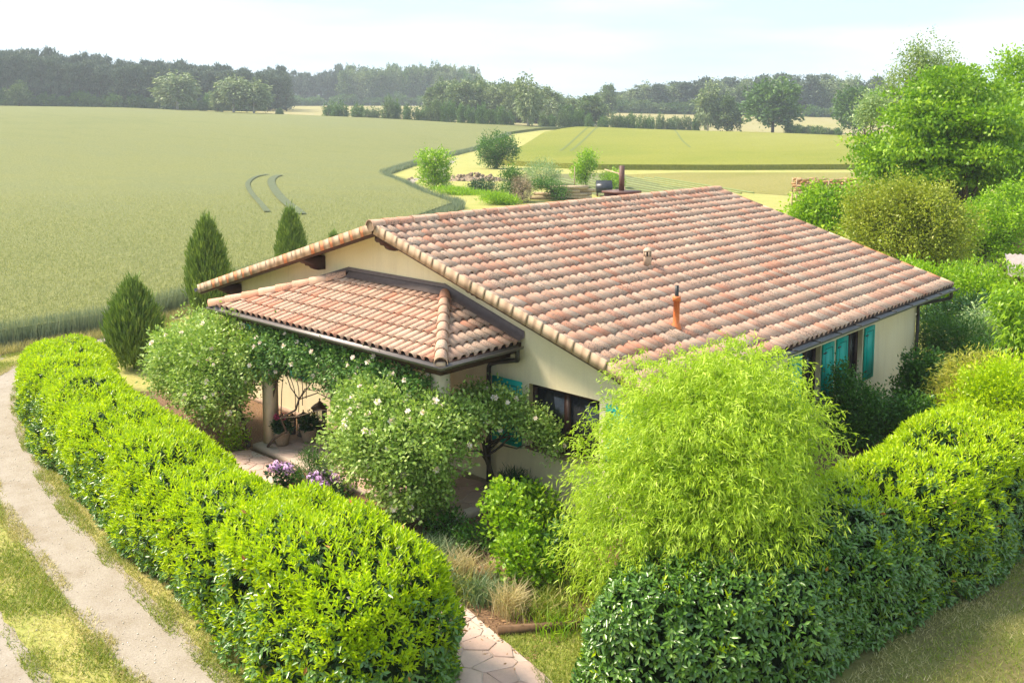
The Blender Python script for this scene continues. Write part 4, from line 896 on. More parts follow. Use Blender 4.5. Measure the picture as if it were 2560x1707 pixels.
q4 = PD(836, 660, 49); juniper('juniper with only its thin tip showing above the roof near the ridge', (q4[0], q4[1], 0), 0.9, .18, 54, 500)
# -- right-hand garden trees
def px_lobe(u, v, D, ru, rv, dep=1.): s = D/FPX; return (PD(u, v, D), (ru*s*.5*(1+dep), ru*s*.5*(1+dep), rv*s))
def tree_px(name, label, ub, D, lobes, ncl, k, spread, Lf, Wf, mat, seed, cat='tree', **kw):
    b_ = PD(ub, 700, D); b_[2] = tz(b_[0], b_[1]); return plant(name, label, cat, b_, [px_lobe(u, v, D+(dd[0] if dd else 0), ru, rv) for u, v, ru, rv, *dd in lobes], ncl, k, spread, Lf, Wf, mat, seed=seed, **kw)
gb = np.random.default_rng(99); BEECH = [(2370, 370, 110, 95), (2190, 400, 50, 28, -1), (2175, 355, 45, 22, 0), (2200, 440, 60, 26, 0), (2260, 460, 80, 30, 0)]
for k in range(46):
    t_ = gb.random(); v_ = 195+285*t_; hw_ = np.interp(v_, [200, 260, 340, 420, 480], [60, 130, 185, 215, 190]); BEECH.append((2375+hw_*gb.uniform(-1, 1), v_, 55+35*gb.random(), 17+13*gb.random(), gb.uniform(-4, 4)))
tree_px('beech_tree', 'large spreading light green beech with tiered layered boughs', 2370, 54, BEECH, 2900, 26, (.30, .30, .11), .21, .13, m_beech, 61, jit=.6, up=0., rt=.28, nlimb=26, lump=.22, inner=.35)
tree_px('birch_tree', 'tall airy birch with hanging twigs rising behind the beech', 2310, 76, [(2320, 150, 60, 45), (2290, 190, 70, 60), (2350, 200, 60, 60), (2260, 250, 60, 55), (2330, 270, 90, 60), (2200, 270, 40, 40)], 720, 26, (.22, .22, .40), .18, .10, m_birch, 62, bark=m_bbark, droop=.9, up=0, rt=.2, nlimb=26, lump=.3, inner=.25)
tree_px('cherry_tree', 'tall yellowish tree with upright twigs beyond the beech', 2560, 62, [(2550, 220, 55, 80), (2590, 300, 90, 120), (2520, 180, 25, 50), (2560, 400, 90, 90)], 800, 24, .28, .20, .12, m_bright, 63, rt=.2, up=.5, lump=.2)
tree_px('silver_shrub', 'pale silvery tree edging the beech where the barley ends', 2160, 66, [(2168, 285, 24, 26), (2190, 262, 24, 24)], 140, 22, .3, .18, .09, m_var, 64, rt=.1, droop=.4)
tree_px('walnut_tree', 'fresh bright green walnut with long glossy leaves before the firewood crates', 2070, 43, [(2060, 525, 66, 48), (2015, 545, 52, 42), (2120, 510, 40, 46), (2080, 570, 72, 40), (2045, 485, 28, 18)], 420, 16, .16, .20, .085, m_bright, 65, rt=.09, droop=.25, fold=True, lump=.32, inner=.3)
tree_px('olive_green_tree', 'wide yellowish olive-green small-leaved tree behind the far gable', 2270, 37, [(2260, 560, 110, 85), (2190, 600, 70, 75), (2340, 570, 75, 80), (2300, 500, 60, 40), (2230, 500, 60, 40), (2160, 540, 45, 50), (2330, 650, 70, 60)], 1900, 22, .16, .10, .06, m_yellow, 66, rt=.11, nlimb=34, lump=.3, inner=.4)
tree_px('apple_tree', 'bright green apple tree with two leaning dark stems', 2430, 45, [(2460, 560, 60, 50), (2510, 540, 65, 60), (2550, 600, 60, 60), (2410, 590, 40, 50), (2540, 480, 24, 40), (2400, 620, 45, 40), (2480, 600, 50, 40)], 800, 20, .16, .12, .08, m_bright, 67, rt=.12, nlimb=20, lump=.18)
b_ = PD(2395, 690, 45); b_[2] = 0
plant('apple_tree', 'leaning bare-stemmed apple tree beside the back lawn path', 'tree', PD(2425, 700, 44.)*np.array([1, 1, 0]), [px_lobe(2370, 640, 44, 45, 40), px_lobe(2400, 600, 44, 35, 30)], 120, 16, .15, .09, .06, m_yellow, seed=68, trunk=PD(2385, 640, 44), rt=.14)
b_ = PD(2510, 660, 50); b_[2] = 0
plant('plum_tree', 'leafy tree on a thick straight trunk shading the back lawn', 'tree', b_, [px_lobe(2530, 540, 50, 70, 50), px_lobe(2580, 520, 50, 60, 50)], 240, 18, .2, .11, .07, m_mid, seed=69, trunk=PD(2510, 600, 50), rt=.22)
# -- shrubs right of the house
def shrub(name, label, u, vb, D, lobes, ncl, k, spread, Lf, Wf, mat, seed, **kw):
    return tree_px(name, label, u, D, lobes, ncl, k, spread, Lf, Wf, mat, seed, cat='shrub', **kw)
shrub('privet_hedge', 'sprawling glossy bright green shrubs filling the ground behind the far gable', 2420, 0, 32, [(2290, 690, 55, 35), (2360, 720, 60, 45), (2440, 720, 70, 50), (2530, 730, 70, 55), (2600, 740, 60, 60), (2400, 780, 60, 40), (2480, 790, 60, 45), (2330, 760, 40, 40)], 1500, 18, .12, .11, .05, m_bright, 71, rt=.04, up=.5)
shrub('dark_laurel', 'dark glossy laurel below the gutter end at the far corner', 2390, 0, 30, [(2390, 790, 60, 40), (2460, 780, 60, 40), (2340, 800, 40, 35)], 260, 18, .12, .10, .045, m_dark, 72, rt=.04)
shrub('oleander', 'slender-leaved shrub on bare stems next to the far downpipe', 2330, 0, 27.5, [(2335, 830, 38, 35), (2325, 870, 30, 25)], 150, 20, .09, .11, .026, m_mid, 73, rt=.03, nlimb=12)
shrub('oleander', 'taller multi-stemmed narrow-leaved shrub among the garden shrubs', 2375, 0, 27, [(2375, 830, 45, 40), (2420, 850, 45, 45), (2380, 880, 35, 40), (2400, 930, 30, 30)], 240, 20, .09, .11, .026, m_mid, 74, rt=.035, nlimb=14)
shrub('variegated_shrub', 'pale cream-variegated shrub between the narrow-leaved shrubs', 2455, 0, 28, [(2455, 810, 45, 40), (2480, 840, 35, 35)], 200, 18, .10, .085, .045, m_var, 75)
shrub('peach_tree', 'young tree with long drooping yellow-green leaves at the garden edge', 2540, 0, 25.5, [(2540, 790, 40, 70), (2565, 850, 40, 50), (2520, 750, 30, 30)], 170, 16, .12, .17, .045, m_bright, 76, droop=.9, up=0)
shrub('dark_shrub', 'low dark green shrub under the variegated one', 2470, 0, 26, [(2440, 900, 50, 40), (2500, 890, 55, 40), (2470, 940, 50, 35)], 260, 18, .10, .085, .04, m_mid, 77)
shrub('golden_shrub', 'golden yellow feathery shrub above the clipped laurel', 2430, 0, 22.5, [(2400, 940, 45, 30), (2440, 915, 45, 30), (2370, 985, 45, 28), (2500, 930, 45, 30)], 260, 22, .10, .13, .022, m_gold, 78, droop=.5, up=.3)
shrub('lime_shrub', 'lime green leafy shrub next to the golden one', 2510, 0, 21.5, [(2470, 960, 55, 40), (2540, 950, 60, 50), (2520, 1000, 70, 40), (2420, 1010, 50, 30)], 420, 20, .10, .10, .036, m_hedge_new, 79, up=.6)
shrub('corner_bush', 'deep green rounded bush against the far wall corner', 2330, 0, 23.6, [(2330, 960, 70, 50), (2280, 980, 45, 35), (2390, 975, 50, 40), (2305, 910, 35, 35)], 420, 20, .09, .09, .05, m_mid, 80)
shrub('wall_shrub', 'dark wispy shrub growing before the teal shutters of the side wall', 2110, 0, 21.2, [(2125, 985, 45, 45), (2155, 1015, 45, 38), (2095, 1035, 40, 40), (2130, 1065, 45, 35), (2195, 1015, 28, 28), (2110, 940, 22, 28)], 460, 18, .10, .07, .04, m_mid, 81, rt=.025, nlimb=26, lump=.2)
shrub('side_bed_shrub', 'low green shrub filling the side bed between the wall and the laurel', 2230, 0, 21.5, [(2220, 1045, 50, 30), (2280, 1020, 45, 28), (2160, 1080, 40, 30)], 300, 18, .09, .08, .045, m_mid, 82)
# -- flower bed by the path
def bed(name, label, x, y, lobes, ncl, k, spread, Lf, Wf, mat, seed, cat='plant', **kw):
    return plant(name, label, cat, (x, y, 0), [((x+a, y+b_, c_), r_) for a, b_, c_, r_ in lobes], ncl, k, spread, Lf, Wf, mat, seed=seed, rt=.015, **kw)
bed('hydrangea', 'broad-leaved bright green shrub in the bed nearest the pale feather grass', 5.2, -1.5, [(0, 0, .75, (.38, .38, .4)), (-.25, .05, 1.0, (.3, .3, .3)), (.35, -.1, .55, (.35, .35, .35))], 150, 12, .08, .085, .06, m_bright, 91, fold=True)
bed('hydrangea', 'broad-leaved shrub standing close under the front wall beside the bed', 4.75, -.35, [(0, 0, .62, (.28, .28, .28)), (.1, 0, .35, (.28, .28, .25))], 90, 12, .08, .09, .06, m_bright, 92, fold=True)
bed('hydrangea', 'small broad-leaved shrub in the bed below the willow', 6.05, -1.3, [(0, 0, .55, (.3, .3, .3)), (.1, .1, .75, (.2, .2, .2))], 80, 12, .07, .085, .06, m_mid, 93, fold=True)
bed('hydrangea', 'low leafy green shrub in front of the tallest bed shrub', 5.75, -1.9, [(0, 0, .5, (.35, .35, .3)), (.3, .1, .4, (.25, .25, .25))], 100, 12, .07, .085, .06, m_bright, 90, fold=True)
def grass_clump(name, label, x, y, h, n, mat, seed, spread=.10, fan=.55, wid=.008, cat='grass', grp=None):
    g = np.random.default_rng(seed); a = g.random(n)*2*PI; P = np.column_stack([x+g.normal(size=n)*spread, y+g.normal(size=n)*spread, np.zeros(n)])
    d = np.column_stack([np.cos(a)*fan*g.random(n), np.sin(a)*fan*g.random(n), np.ones(n)]); L1 = h*(.5+.6*g.random(n)); mb = MB(); s = unit(np.cross(d, g.normal(size=(n, 3)))); d = unit(d)
    m1 = P+d*(L1*.55)[:, None]; tp = P+d*L1[:, None]+np.column_stack([np.cos(a), np.sin(a), -np.ones(n)*.5])*(L1*.28)[:, None]; r = g.random(n)
    mb.add(np.stack([P-s*wid/2, P+s*wid/2, m1+s*wid/2, m1-s*wid/2, tp], 1).reshape(-1, 3), np.arange(n)[:, None]*5+np.array([0, 1, 2, 3]), np.repeat(r, 5)); mb.F.append(np.arange(n)[:, None]*5+np.array([3, 2, 4]))
    return tag(mb.build(name, mat), label, cat, grp)
grass_clump('feather_grass', 'straw-coloured feather grass fanning over the flagstone path edge', 6.15, -2.55, .55, 500, m_stipa, 101)
grass_clump('feather_grass', 'two-peaked blond feather grass behind the blue-green herbs', 4.85, -2.3, .55, 450, m_stipa, 102, .12)
grass_clump('feather_grass', 'small blond grass tuft next to the low leafy shrub', 5.3, -2.05, .5, 250, m_stipa, 103, .06, .3)
for i, (x, y, h, n, mt, lb) in enumerate([(5.6, -2.5, .42, 500, m_lav, 'grey-green herb clump at the path edge behind the straw grass'), (4.6, -2.65, .40, 600, m_lav, 'wide grey-green lavender clump beside the bend of the path'), (5.15, -2.75, .35, 500, m_gblade, 'grassy green tuft hanging onto the flagstones'), (4.2, -2.2, .45, 500, m_lav, 'silvery herb clump with a pink flower in the mulch'), (6.55, -2.2, .38, 500, m_gblade, 'fine bright green mound beside the straw-coloured grass'), (6.95, -2.45, .35, 150, m_bright, 'arching strap-leaved lily by the timber edging'), (7.15, -2.1, .35, 120, m_gblade, 'small strap-leaved plant behind the timber edging'), (3.7, -2.3, .4, 350, m_lav, 'dusty grey herb near the lane side of the rose'), (6.4, -1.7, .4, 260, m_gblade, 'thin grass clump below the willow edge')]):
    grass_clump('herb_clump', lb, x, y, h, n, mt, 110+i, .17, .6, .012, 'plant')
PETAL = [head_mesh('flower', m_lilac, .095, 60, i) for i in range(3)]
def hydr(label, x, y, n, seed):
    g = np.random.default_rng(seed); r_, c_, d_ = bed('hydrangea', label, x, y, [(0, 0, .22, (.28, .28, .18))], 60, 10, .06, .08, .05, m_dark, seed)
    for i in range(n):
        a = g.random()*6.28; rr = .30*g.random()**.5; o = link('flower_head', PETAL[i % 3], r_); o.location = (rr*math.cos(a), rr*math.sin(a), .36+.12*g.random()); sc = g.uniform(.9, 1.35); o.scale = (sc,)*3
hydr('lilac-pink hydrangea at the corner of the paved path near the porch step', -.15, -2.1, 9, 121)
hydr('violet hydrangea with the most flower heads beside the pale rose bush', .75, -1.85, 11, 122)
bed('santolina', 'tall fine-leaved green herb between the two lilac hydrangeas', .3, -1.85, [(0, 0, .35, (.28, .28, .35)), (0, .05, .7, (.15, .15, .15))], 160, 20, .06, .06, .012, m_mid, 123, up=.8)
bed('euphorbia', 'small pale variegated tuft at the step edge behind the herb', .5, -1.65, [(0, 0, .5, (.18, .18, .15))], 40, 14, .05, .07, .03, m_var, 124)
for i, (x, y, mt, lb) in enumerate([(1.7, -2.25, m_dark, 'dark leafy perennial under the pale rose'), (2.3, -2.45, m_lav, 'pinkish grey perennial beside the laurel end'), (3.1, -2.3, m_mid, 'tall shaded grass-green perennial behind the hedge end'), (-4.5, -2.35, m_dark, 'low dark evergreen in the bark mulch by the hedge'), (-3.6, -2.3, m_mid, 'sparse green perennial in the sunlit bark mulch'), (-2.85, -1.55, m_bright, 'bright little shrub at the foot of the rambling rose')]):
    bed('perennial', lb, x, y, [(0, 0, .25, (.3, .3, .22))], 70, 12, .07, .07, .03, mt, 130+i)
for i, (x, y, mt, lb) in enumerate([(4.4, -1.5, m_mid, 'leafy green perennial in the shaded bed behind the blond grasses'), (3.6, -1.5, m_mid, 'low dark leafy plant at the foot of the pale rose near the paving'), (5.4, -.7, m_mid, 'mid green leafy plant between the two broad-leaved shrubs'), (6.6, -1.2, m_bright, 'bright leafy plant under the edge of the willow'), (4.9, -2.9, m_lav, 'trailing grey herb lapping over the path edge')]):
    bed('perennial', lb, x, y, [(0, 0, .22, (.32, .32, .2))], 80, 12, .07, .075, .035, mt, 170+i)
bed('box_bush', 'dark round grass mound at the foot of the bent rose trunk', 3.75, .15, [(0, 0, .32, (.42, .38, .3))], 160, 22, .06, .16, .012, m_dark, 140, droop=.3)
# timber edging
mb = MB(); a = np.array([6.42, -3.12, 0]); b_ = np.array([7.25, -2.15, 0]); d_ = unit(b_-a); n_ = np.array([-d_[1], d_[0], 0]); hexa(mb, [a, b_, b_+n_*.06, a+n_*.06]+[p+np.array([0, 0, .13]) for p in (a, b_, b_+n_*.06, a+n_*.06)]); tag(mb.build('timber_edging', m_timber), 'dark timber board edging the flower bed against the small lawn', 'edging')
# ------------------------------------------------------------------ porch things
def rotz(a): return np.array([[math.cos(a), -math.sin(a), 0], [math.sin(a), math.cos(a), 0], [0, 0, 1]])
def basket_planter(label, x, y, z, s, seed, bloom=None):
    root = thing('wicker_planter', label, 'planter', (x, y, z)); c = (x, y, z)
    mb = MB(); lathe(mb, [(.001, 0), (.13*s, 0), (.145*s, .10*s), (.175*s, .26*s), (.185*s, .27*s), (.18*s, .29*s), (.165*s, .28*s), (.15*s, .25*s), (.001, .25*s)], 20, c); mb.build('basket', m_wicker, root, True)
    for k in (0, 1):
        a = .6+k*PI; mb = MB(); pts = [(x+.175*s*math.cos(a+t*.5), y+.175*s*math.sin(a+t*.5), z+.27*s+.11*s*math.sin((t+1)*PI/2)) for t in np.linspace(-1, 1, 9)]; tube(mb, pts, .014*s, 6); mb.build('handle', m_wicker, root, True)
    g = np.random.default_rng(seed); Cc, D = lobe_clumps([((x, y, z+.42*s), (.19*s, .19*s, .18*s))], 120, g, .3); mb = MB(); leafcloud(mb, Cc, D, 12, .025, .055, .032, 0, .2, .7, False, g); mb.build('foliage', m_dark, root)
    if bloom:
        for i in range(bloom[1]):
            a = g.random()*6.28; o = link('flower_head', bloom[0], root); o.location = (.12*s*math.cos(a+i), .12*s*math.sin(a+i), .60*s+.03*g.random()); o.scale = (1, 1, .8)
    return root
basket_planter('wicker basket planted with a dark bush and vivid pink flower heads', -1.98, -.92, .155, 1.0, 151, (head_mesh('flower', m_pink, .085, 60, 9, .3), 4))
basket_planter('wicker basket with a dark bush and a small yellow flower beside the grey lantern', -1.72, -.42, .155, 1.0, 152, (head_mesh('flower', m_yflower, .05, 40, 8, .3), 1))
def lantern(label, x, y, z, h, r, mats, seed=0, n=6):
    root = thing('lantern', label, 'lantern', (x, y, z)); c = (x, y, z); fm, gm = mats
    mb = MB(); lathe(mb, [(.001, 0), (r*1.12, 0), (r*1.12, .04*h), (r, .06*h), (.001, .06*h)], n, c); mb.build('base', fm, root)
    for k in range(n):
        a = k*2*PI/n; mb = MB(); p = (x+r*.93*math.cos(a), y+r*.93*math.sin(a)); tube(mb, [(p[0], p[1], z+.05*h), (p[0], p[1], z+.70*h)], r*.10, 5); mb.build('post', fm, root)
        a2 = a+2*PI/n; P0 = np.array([x+r*.9*math.cos(a), y+r*.9*math.sin(a)]); P1 = np.array([x+r*.9*math.cos(a2), y+r*.9*math.sin(a2)]); mb = MB()
        mb.add([(*P0, z+.07*h), (*P1, z+.07*h), (*P1, z+.69*h), (*P0, z+.69*h)], [[0, 1, 2, 3]]); mb.build('pane', gm, root)
    mb = MB(); lathe(mb, [(r*1.0, .70*h), (r*1.25, .70*h), (r*1.28, .725*h), (r*.75, .81*h), (r*.28, .87*h), (r*.22, .90*h), (.001, .90*h)], n*2, c); tp = mb.build('lantern_roof', m_copper, root)
    mb = MB(); lathe(mb, [(.001, .89*h), (r*.12, .90*h), (r*.08, .93*h), (r*.15, .96*h), (.001, 1.*h)], 8, c); mb.build('finial', m_copper, tp, True)
    mb = MB(); lathe(mb, [(.001, .06*h), (r*.4, .06*h), (r*.4, .32*h), (.001, .32*h)], 12, c); mb.build('candle', m_ventc, root, True)
lantern('tall grey floor lantern with copper roof beside the front door', -2.05, .12, .155, .78, .155, (m_lant, m_lglass))
lantern('shorter dark lantern half hidden behind the second basket', -2.15, -.25, .155, .58, .13, (m_lant, m_lglass))
lantern('small copper lantern behind the pink-flowered basket', -2.42, -.35, .155, .50, .08, (m_copper, m_lglass))
mb = MB(); box(mb, (-1.95, .10, .157), (-1.30, .58, .168)); tag(mb.build('door_mat', m_timber), 'dark door mat lying before the front door', 'mat')
g = np.random.default_rng(5)
for i in range(4):
    p0 = np.array([-2.22, -1.0, 1.0+.08*i]); top = p0+np.array([.35+.12*i, .15, .75+.04*i]); end = p0+np.array([.55+.14*i, .2, -.25+.10*i]); mb = MB(); tube(mb, smooth_path([p0, (p0+top)/2+np.array([-.05, 0, .15]), top, (top+end)/2+np.array([.15, 0, .1]), end], 5), .009, 5)
    mb.build('cane', m_bark, bpy.data.objects['climbing_rose'], True)
# ------------------------------------------------------------------ garden behind the house
def at_ground(u, D): p = PD(u, 400, D); p[2] = tz(p[0], p[1]); return p
r_, c_, d_ = tree_px('elder_bush', 'large elder bush with creamy flower heads beside the lane bend', 1085, 95, [(1085, 425, 36, 35), (1070, 400, 26, 24), (1105, 405, 26, 26), (1090, 450, 38, 20)], 420, 16, .28, .22, .12, m_bright, 201, cat='shrub', rt=.1)
ELD = [head_mesh('flower_head', m_cream_fl, .17, 26, i, .5) for i in range(2)]
add_blooms(r_, c_, d_, ELD, 45, 7, 'flower_head', .8, 1.4, .2)
tree_px('apple_tree', 'lone round apple tree with a hanging bough beside the barley', 1240, 132, [(1235, 365, 40, 32), (1262, 365, 30, 24), (1218, 385, 26, 28), (1280, 385, 14, 22), (1235, 405, 22, 20)], 420, 18, .32, .24, .14, m_mid, 202, rt=.28, lump=.2)
tree_px('willow_shrub', 'airy silver-green willow shrub behind the log pile', 1352, 101, [(1352, 430, 40, 28), (1325, 440, 24, 20), (1382, 440, 22, 20)], 260, 18, .3, .20, .06, m_grey, 203, cat='shrub', rt=.06, up=.7)
tree_px('fruit_tree', 'young slim fruit tree tied to a stake behind the log pile', 1462, 97, [(1462, 420, 22, 40), (1475, 400, 18, 22), (1450, 430, 18, 22)], 200, 16, .25, .20, .12, m_bright, 204, rt=.07, inner=.3)
tree_px('ivy_stump', 'dead stump overgrown with ivy and dry pinkish vines', 1290, 80.5, [(1275, 460, 26, 40), (1300, 475, 30, 30), (1285, 440, 20, 20)], 260, 16, .2, .15, .09, m_mid, 205, cat='shrub', rt=.2)
tree_px('vine_heap', 'heap of dry brown vine stems beside the log pile', 1305, 79.5, [(1305, 470, 22, 32)], 150, 20, .16, .30, .02, m_log, 206, cat='shrub', rt=.1, droop=.6)
tree_px('bramble', 'dark green bramble mound in the rough grass behind the house', 1215, 92, [(1212, 468, 30, 14), (1190, 472, 20, 10)], 160, 16, .25, .16, .10, m_dark, 207, cat='shrub', rt=.04)
tree_px('bramble', 'ivy spilling over the stacked logs', 1395, 81.8, [(1395, 480, 26, 16), (1375, 462, 24, 9), (1340, 462, 26, 9)], 170, 16, .2, .14, .09, m_mid, 208, cat='shrub', rt=.04)
tree_px('laurel_bush', 'round bright bush behind the black bin', 1530, 96, [(1530, 450, 26, 20)], 150, 18, .25, .18, .08, m_bright, 209, cat='shrub', rt=.06)
tree_px('tall_grass', 'fresh lime green patch of tall grass beside the bramble', 1140, 88, [(1140, 482, 40, 9), (1110, 476, 26, 7), (1180, 492, 40, 8)], 240, 18, (.35, .35, .1), .30, .05, m_bright, 210, cat='grass', rt=.02, up=1.2)
tree_px('tall_grass', 'tall green grass tuft in front of the ivy stump', 1245, 78, [(1240, 498, 34, 12), (1265, 503, 26, 12)], 200, 18, (.3, .3, .1), .30, .05, m_bright, 211, cat='grass', rt=.02, up=1.2)
g = np.random.default_rng(61)
P = at_ground(1185, 108); mb = MB()
for i in range(140):
    q = P+_rt*g.normal()*2.6+_fw*g.normal()*1.0; hh = .75*math.exp(-((q-P)@_rt)**2/9); s_ = .06+.12*g.random(); box(mb, (-s_, -s_, -s_), (s_, s_, s_), rotz(g.random()*6)@np.array([[1, 0, 0], [0, .8, -.6], [0, .6, .8]]), q+np.array([0, 0, hh*g.random()]), r=g.random())
root = thing('rubble_heap', 'low heap of brown soil and stones in the rough grass', 'soil heap', tuple(P)); mb.build('stones', m_earth, root, kind='stuff')
mb = MB(); an = np.linspace(0, 1, 9); V = [P+_rt*(x*9-4.5)+_fw*y*1.8+np.array([0, 0, .75*math.exp(-(x*9-4.5)**2/9)*(1-abs(y))**.7*(.8+.3*math.sin(9*x+3*y))]) for y in (-1, -.5, 0, .5, 1) for x in np.linspace(0, 1, 17)]; mb.add(V, [[j*17+i, j*17+i+1, (j+1)*17+i+1, (j+1)*17+i] for j in range(4) for i in range(16)]); mb.build('soil', m_earth, root, True)
# log stack
P = at_ground(1415, 83); root = thing('log_stack', 'stack of long pale logs behind the house', 'log stack', tuple(P))
for row in range(4):
    for k in range(3):
        o_ = P+_fw*(k-1)*.34+np.array([0, 0, .16+row*.30])+_rt*g.normal()*.25; mb = MB(); Lh = 2.0+.35*g.normal(); tube(mb, [o_-_rt*Lh, o_+_rt*Lh*.3+np.array([0, 0, .03*g.normal()]), o_+_rt*Lh], .15+.02*g.random(), 8, r=g.random()); mb.build('log', m_log, root, True)
# black bin with slanted lid
P = at_ground(1511, 86.5); root = thing('compost_bin', 'black slant-lidded bin standing beside the chimney view', 'bin', tuple(P)); ff = np.stack([_rt, _fw, _up])
root['label'] = 'black bin with a sloping lid on legs behind the house roof'
def loc(pts, c): return np.asarray(pts, float)@ff+np.asarray(c)
mb = MB(); prof = [(-.55, .35), (.55, .35), (.55, .95), (.1, 1.45), (-.55, .95)]
V = [(-.72, y, z) for y, z in prof]+[(.72, y+.0, z) for y, z in prof]; n5 = 5; q_ = np.arange(5); mb.add(loc(V, P), np.stack([q_, (q_+1) % 5, (q_+1) % 5+5, q_+5], 1)); mb.F.append(np.array([[4, 3, 2, 1, 0], [5, 6, 7, 8, 9]])); mb.build('bin_body', m_steel, root)
for sx in (-.6, .6):
    for sy in (-.45, .45): mb = MB(); tube(mb, loc([(sx, sy, 0), (sx, sy, .36)], P), .045, 6); mb.build('leg', m_timber, root)
# leaning poles
for k, (a_, b_) in enumerate((((1512, 424), (1560, 438)), ((1548, 436), (1562, 470)))):
    p0 = PD(*a_, 88); p1 = PD(*b_, 86); mb = MB(); p2 = p1.copy(); tube(mb, [p0, p1, np.array([p1[0], p1[1], 0.]) if k else (p1+np.array([0, 0, -.3]))], .06, 6)
    tag(mb.build('wooden_pole', m_log, None, True), ('slanting wooden pole propped behind the black bin', 'upright wooden prop carrying the slanting pole')[k], 'pole')
mb = MB(); P = at_ground(1437, 96); tube(mb, [P, P+np.array([0, 0, 2.2])], .05, 6); tag(mb.build('wooden_stake', m_log), 'thin wooden stake beside the young fruit tree', 'stake')
# firewood crates
def crate(P, label, w_=1.25, h_=1.15):
    root = thing('firewood_crate', label, 'crate', tuple(P), 'firewood crates stacked at the field edge')
    mb = MB()
    for i in range(36):
        o_ = np.array([g.uniform(-w_/2+.12, w_/2-.12), g.uniform(-.45, .45), g.uniform(.12, h_-.02)]); a = g.random()*6; box(mb, (-.30, -.08, -.07), (.30, .08, .07), rotz(a)@np.array([[1, 0, 0], [0, math.cos(a), -math.sin(a)], [0, math.sin(a), math.cos(a)]]), None, g.random()); mb.V[-1] = loc(mb.V[-1]*np.array([1, .6, 1])+o_, P)
    mb.build('firewood', m_fire, root, kind='stuff')
    for sx in (-1, 1):
        for sy in (-1, 1): mb = MB(); mb.add(loc(np.array([(sx*w_/2+a, sy*.55+b, c) for a, b, c in ((-.04, -.04, 0), (.04, -.04, 0), (.04, .04, 0), (-.04, .04, 0), (-.04, -.04, h_), (.04, -.04, h_), (.04, .04, h_), (-.04, .04, h_))]), P), BOXF); mb.build('corner_post', m_log, root)
    for z_ in (.04, h_*.5, h_-.04):
        mb = MB(); mb.add(loc(np.array([(a*w_/2, -.60+b, z_+c) for a, b, c in ((-1, -.01, -.04), (1, -.01, -.04), (1, .01, -.04), (-1, .01, -.04), (-1, -.01, .04), (1, -.01, .04), (1, .01, .04), (-1, .01, .04))]), P), BOXF); mb.build('rail', m_log, root)
P = at_ground(2008, 80)
for k in range(4):
    for lv in range(2): crate(P+_rt*1.30*k+np.array([0, 0, 1.17*lv]), ('wire and timber crate of split firewood, lower row by the stubble field', 'crate of split firewood on the upper row of the crate wall by the stubble field')[lv])
# small shed with corrugated roof at the right
P = PD(2522, 690, 31.5); root = thing('garden_shed', 'low shed with a corrugated sheet roof at the right garden edge', 'shed', (P[0], P[1], 0)); z_ = P[2]; mb = MB(); nn_ = 40
xs = np.linspace(0, 3, nn_); V = [];
for yy, zz in ((0, 0.), (2.4, .35)): V += [(x, yy, zz+.025*math.cos(x*2*PI/.15)) for x in xs]
mb.add(np.array(V)@np.stack([unit(_rt-.2*_fw), unit(_fw+.45*_rt), _up])+P, np.stack([np.arange(nn_-1), np.arange(nn_-1)+1, np.arange(nn_-1)+nn_+1, np.arange(nn_-1)+nn_], 1)); mb.build('roof', m_corr, root)
mb = MB(); box(mb, (.15, .1, -z_), (2.9, 2.3, -.04)); mb.V[-1] = mb.V[-1]@np.stack([unit(_rt-.2*_fw), unit(_fw+.45*_rt), _up])+P; mb.build('wall', m_timber, root)
poly_sheet('garden_walk', [PZ(2400, 680)[:2], PZ(2520, 702)[:2], PZ(2640, 715)[:2], PZ(2640, 690)[:2], PZ(2420, 668)[:2]], m_gravel, .012, False, kind='structure')
# hay bale and fence beyond the back lawn
P = at_ground(2545, 56); mb = MB(); tube(mb, [P-_rt*.8+np.array([0, 0, .8]), P+_rt*.8+np.array([0, 0, .8])], .8, 18); tag(mb.build('hay_bale', m_fire, None, True), 'round brown hay bale in the shade of the garden trees', 'hay bale')
root = thing('wooden_fence', 'open rail fence behind the two-stemmed apple tree', 'fence', tuple(at_ground(2440, 53)))
for k in range(5):
    a_ = at_ground(2420+k*38, 53); mb = MB(); tube(mb, [a_, a_+np.array([0, 0, 1.15])], .05, 6); mb.build('post', m_timber, root)
for zz in (.5, .95):
    mb = MB(); tube(mb, [at_ground(2420, 53)+np.array([0, 0, zz]), at_ground(2500, 53)+np.array([0, 0, zz+.05]), at_ground(2572, 53)+np.array([0, 0, zz])], .04, 6); mb.build('rail', m_timber, root)
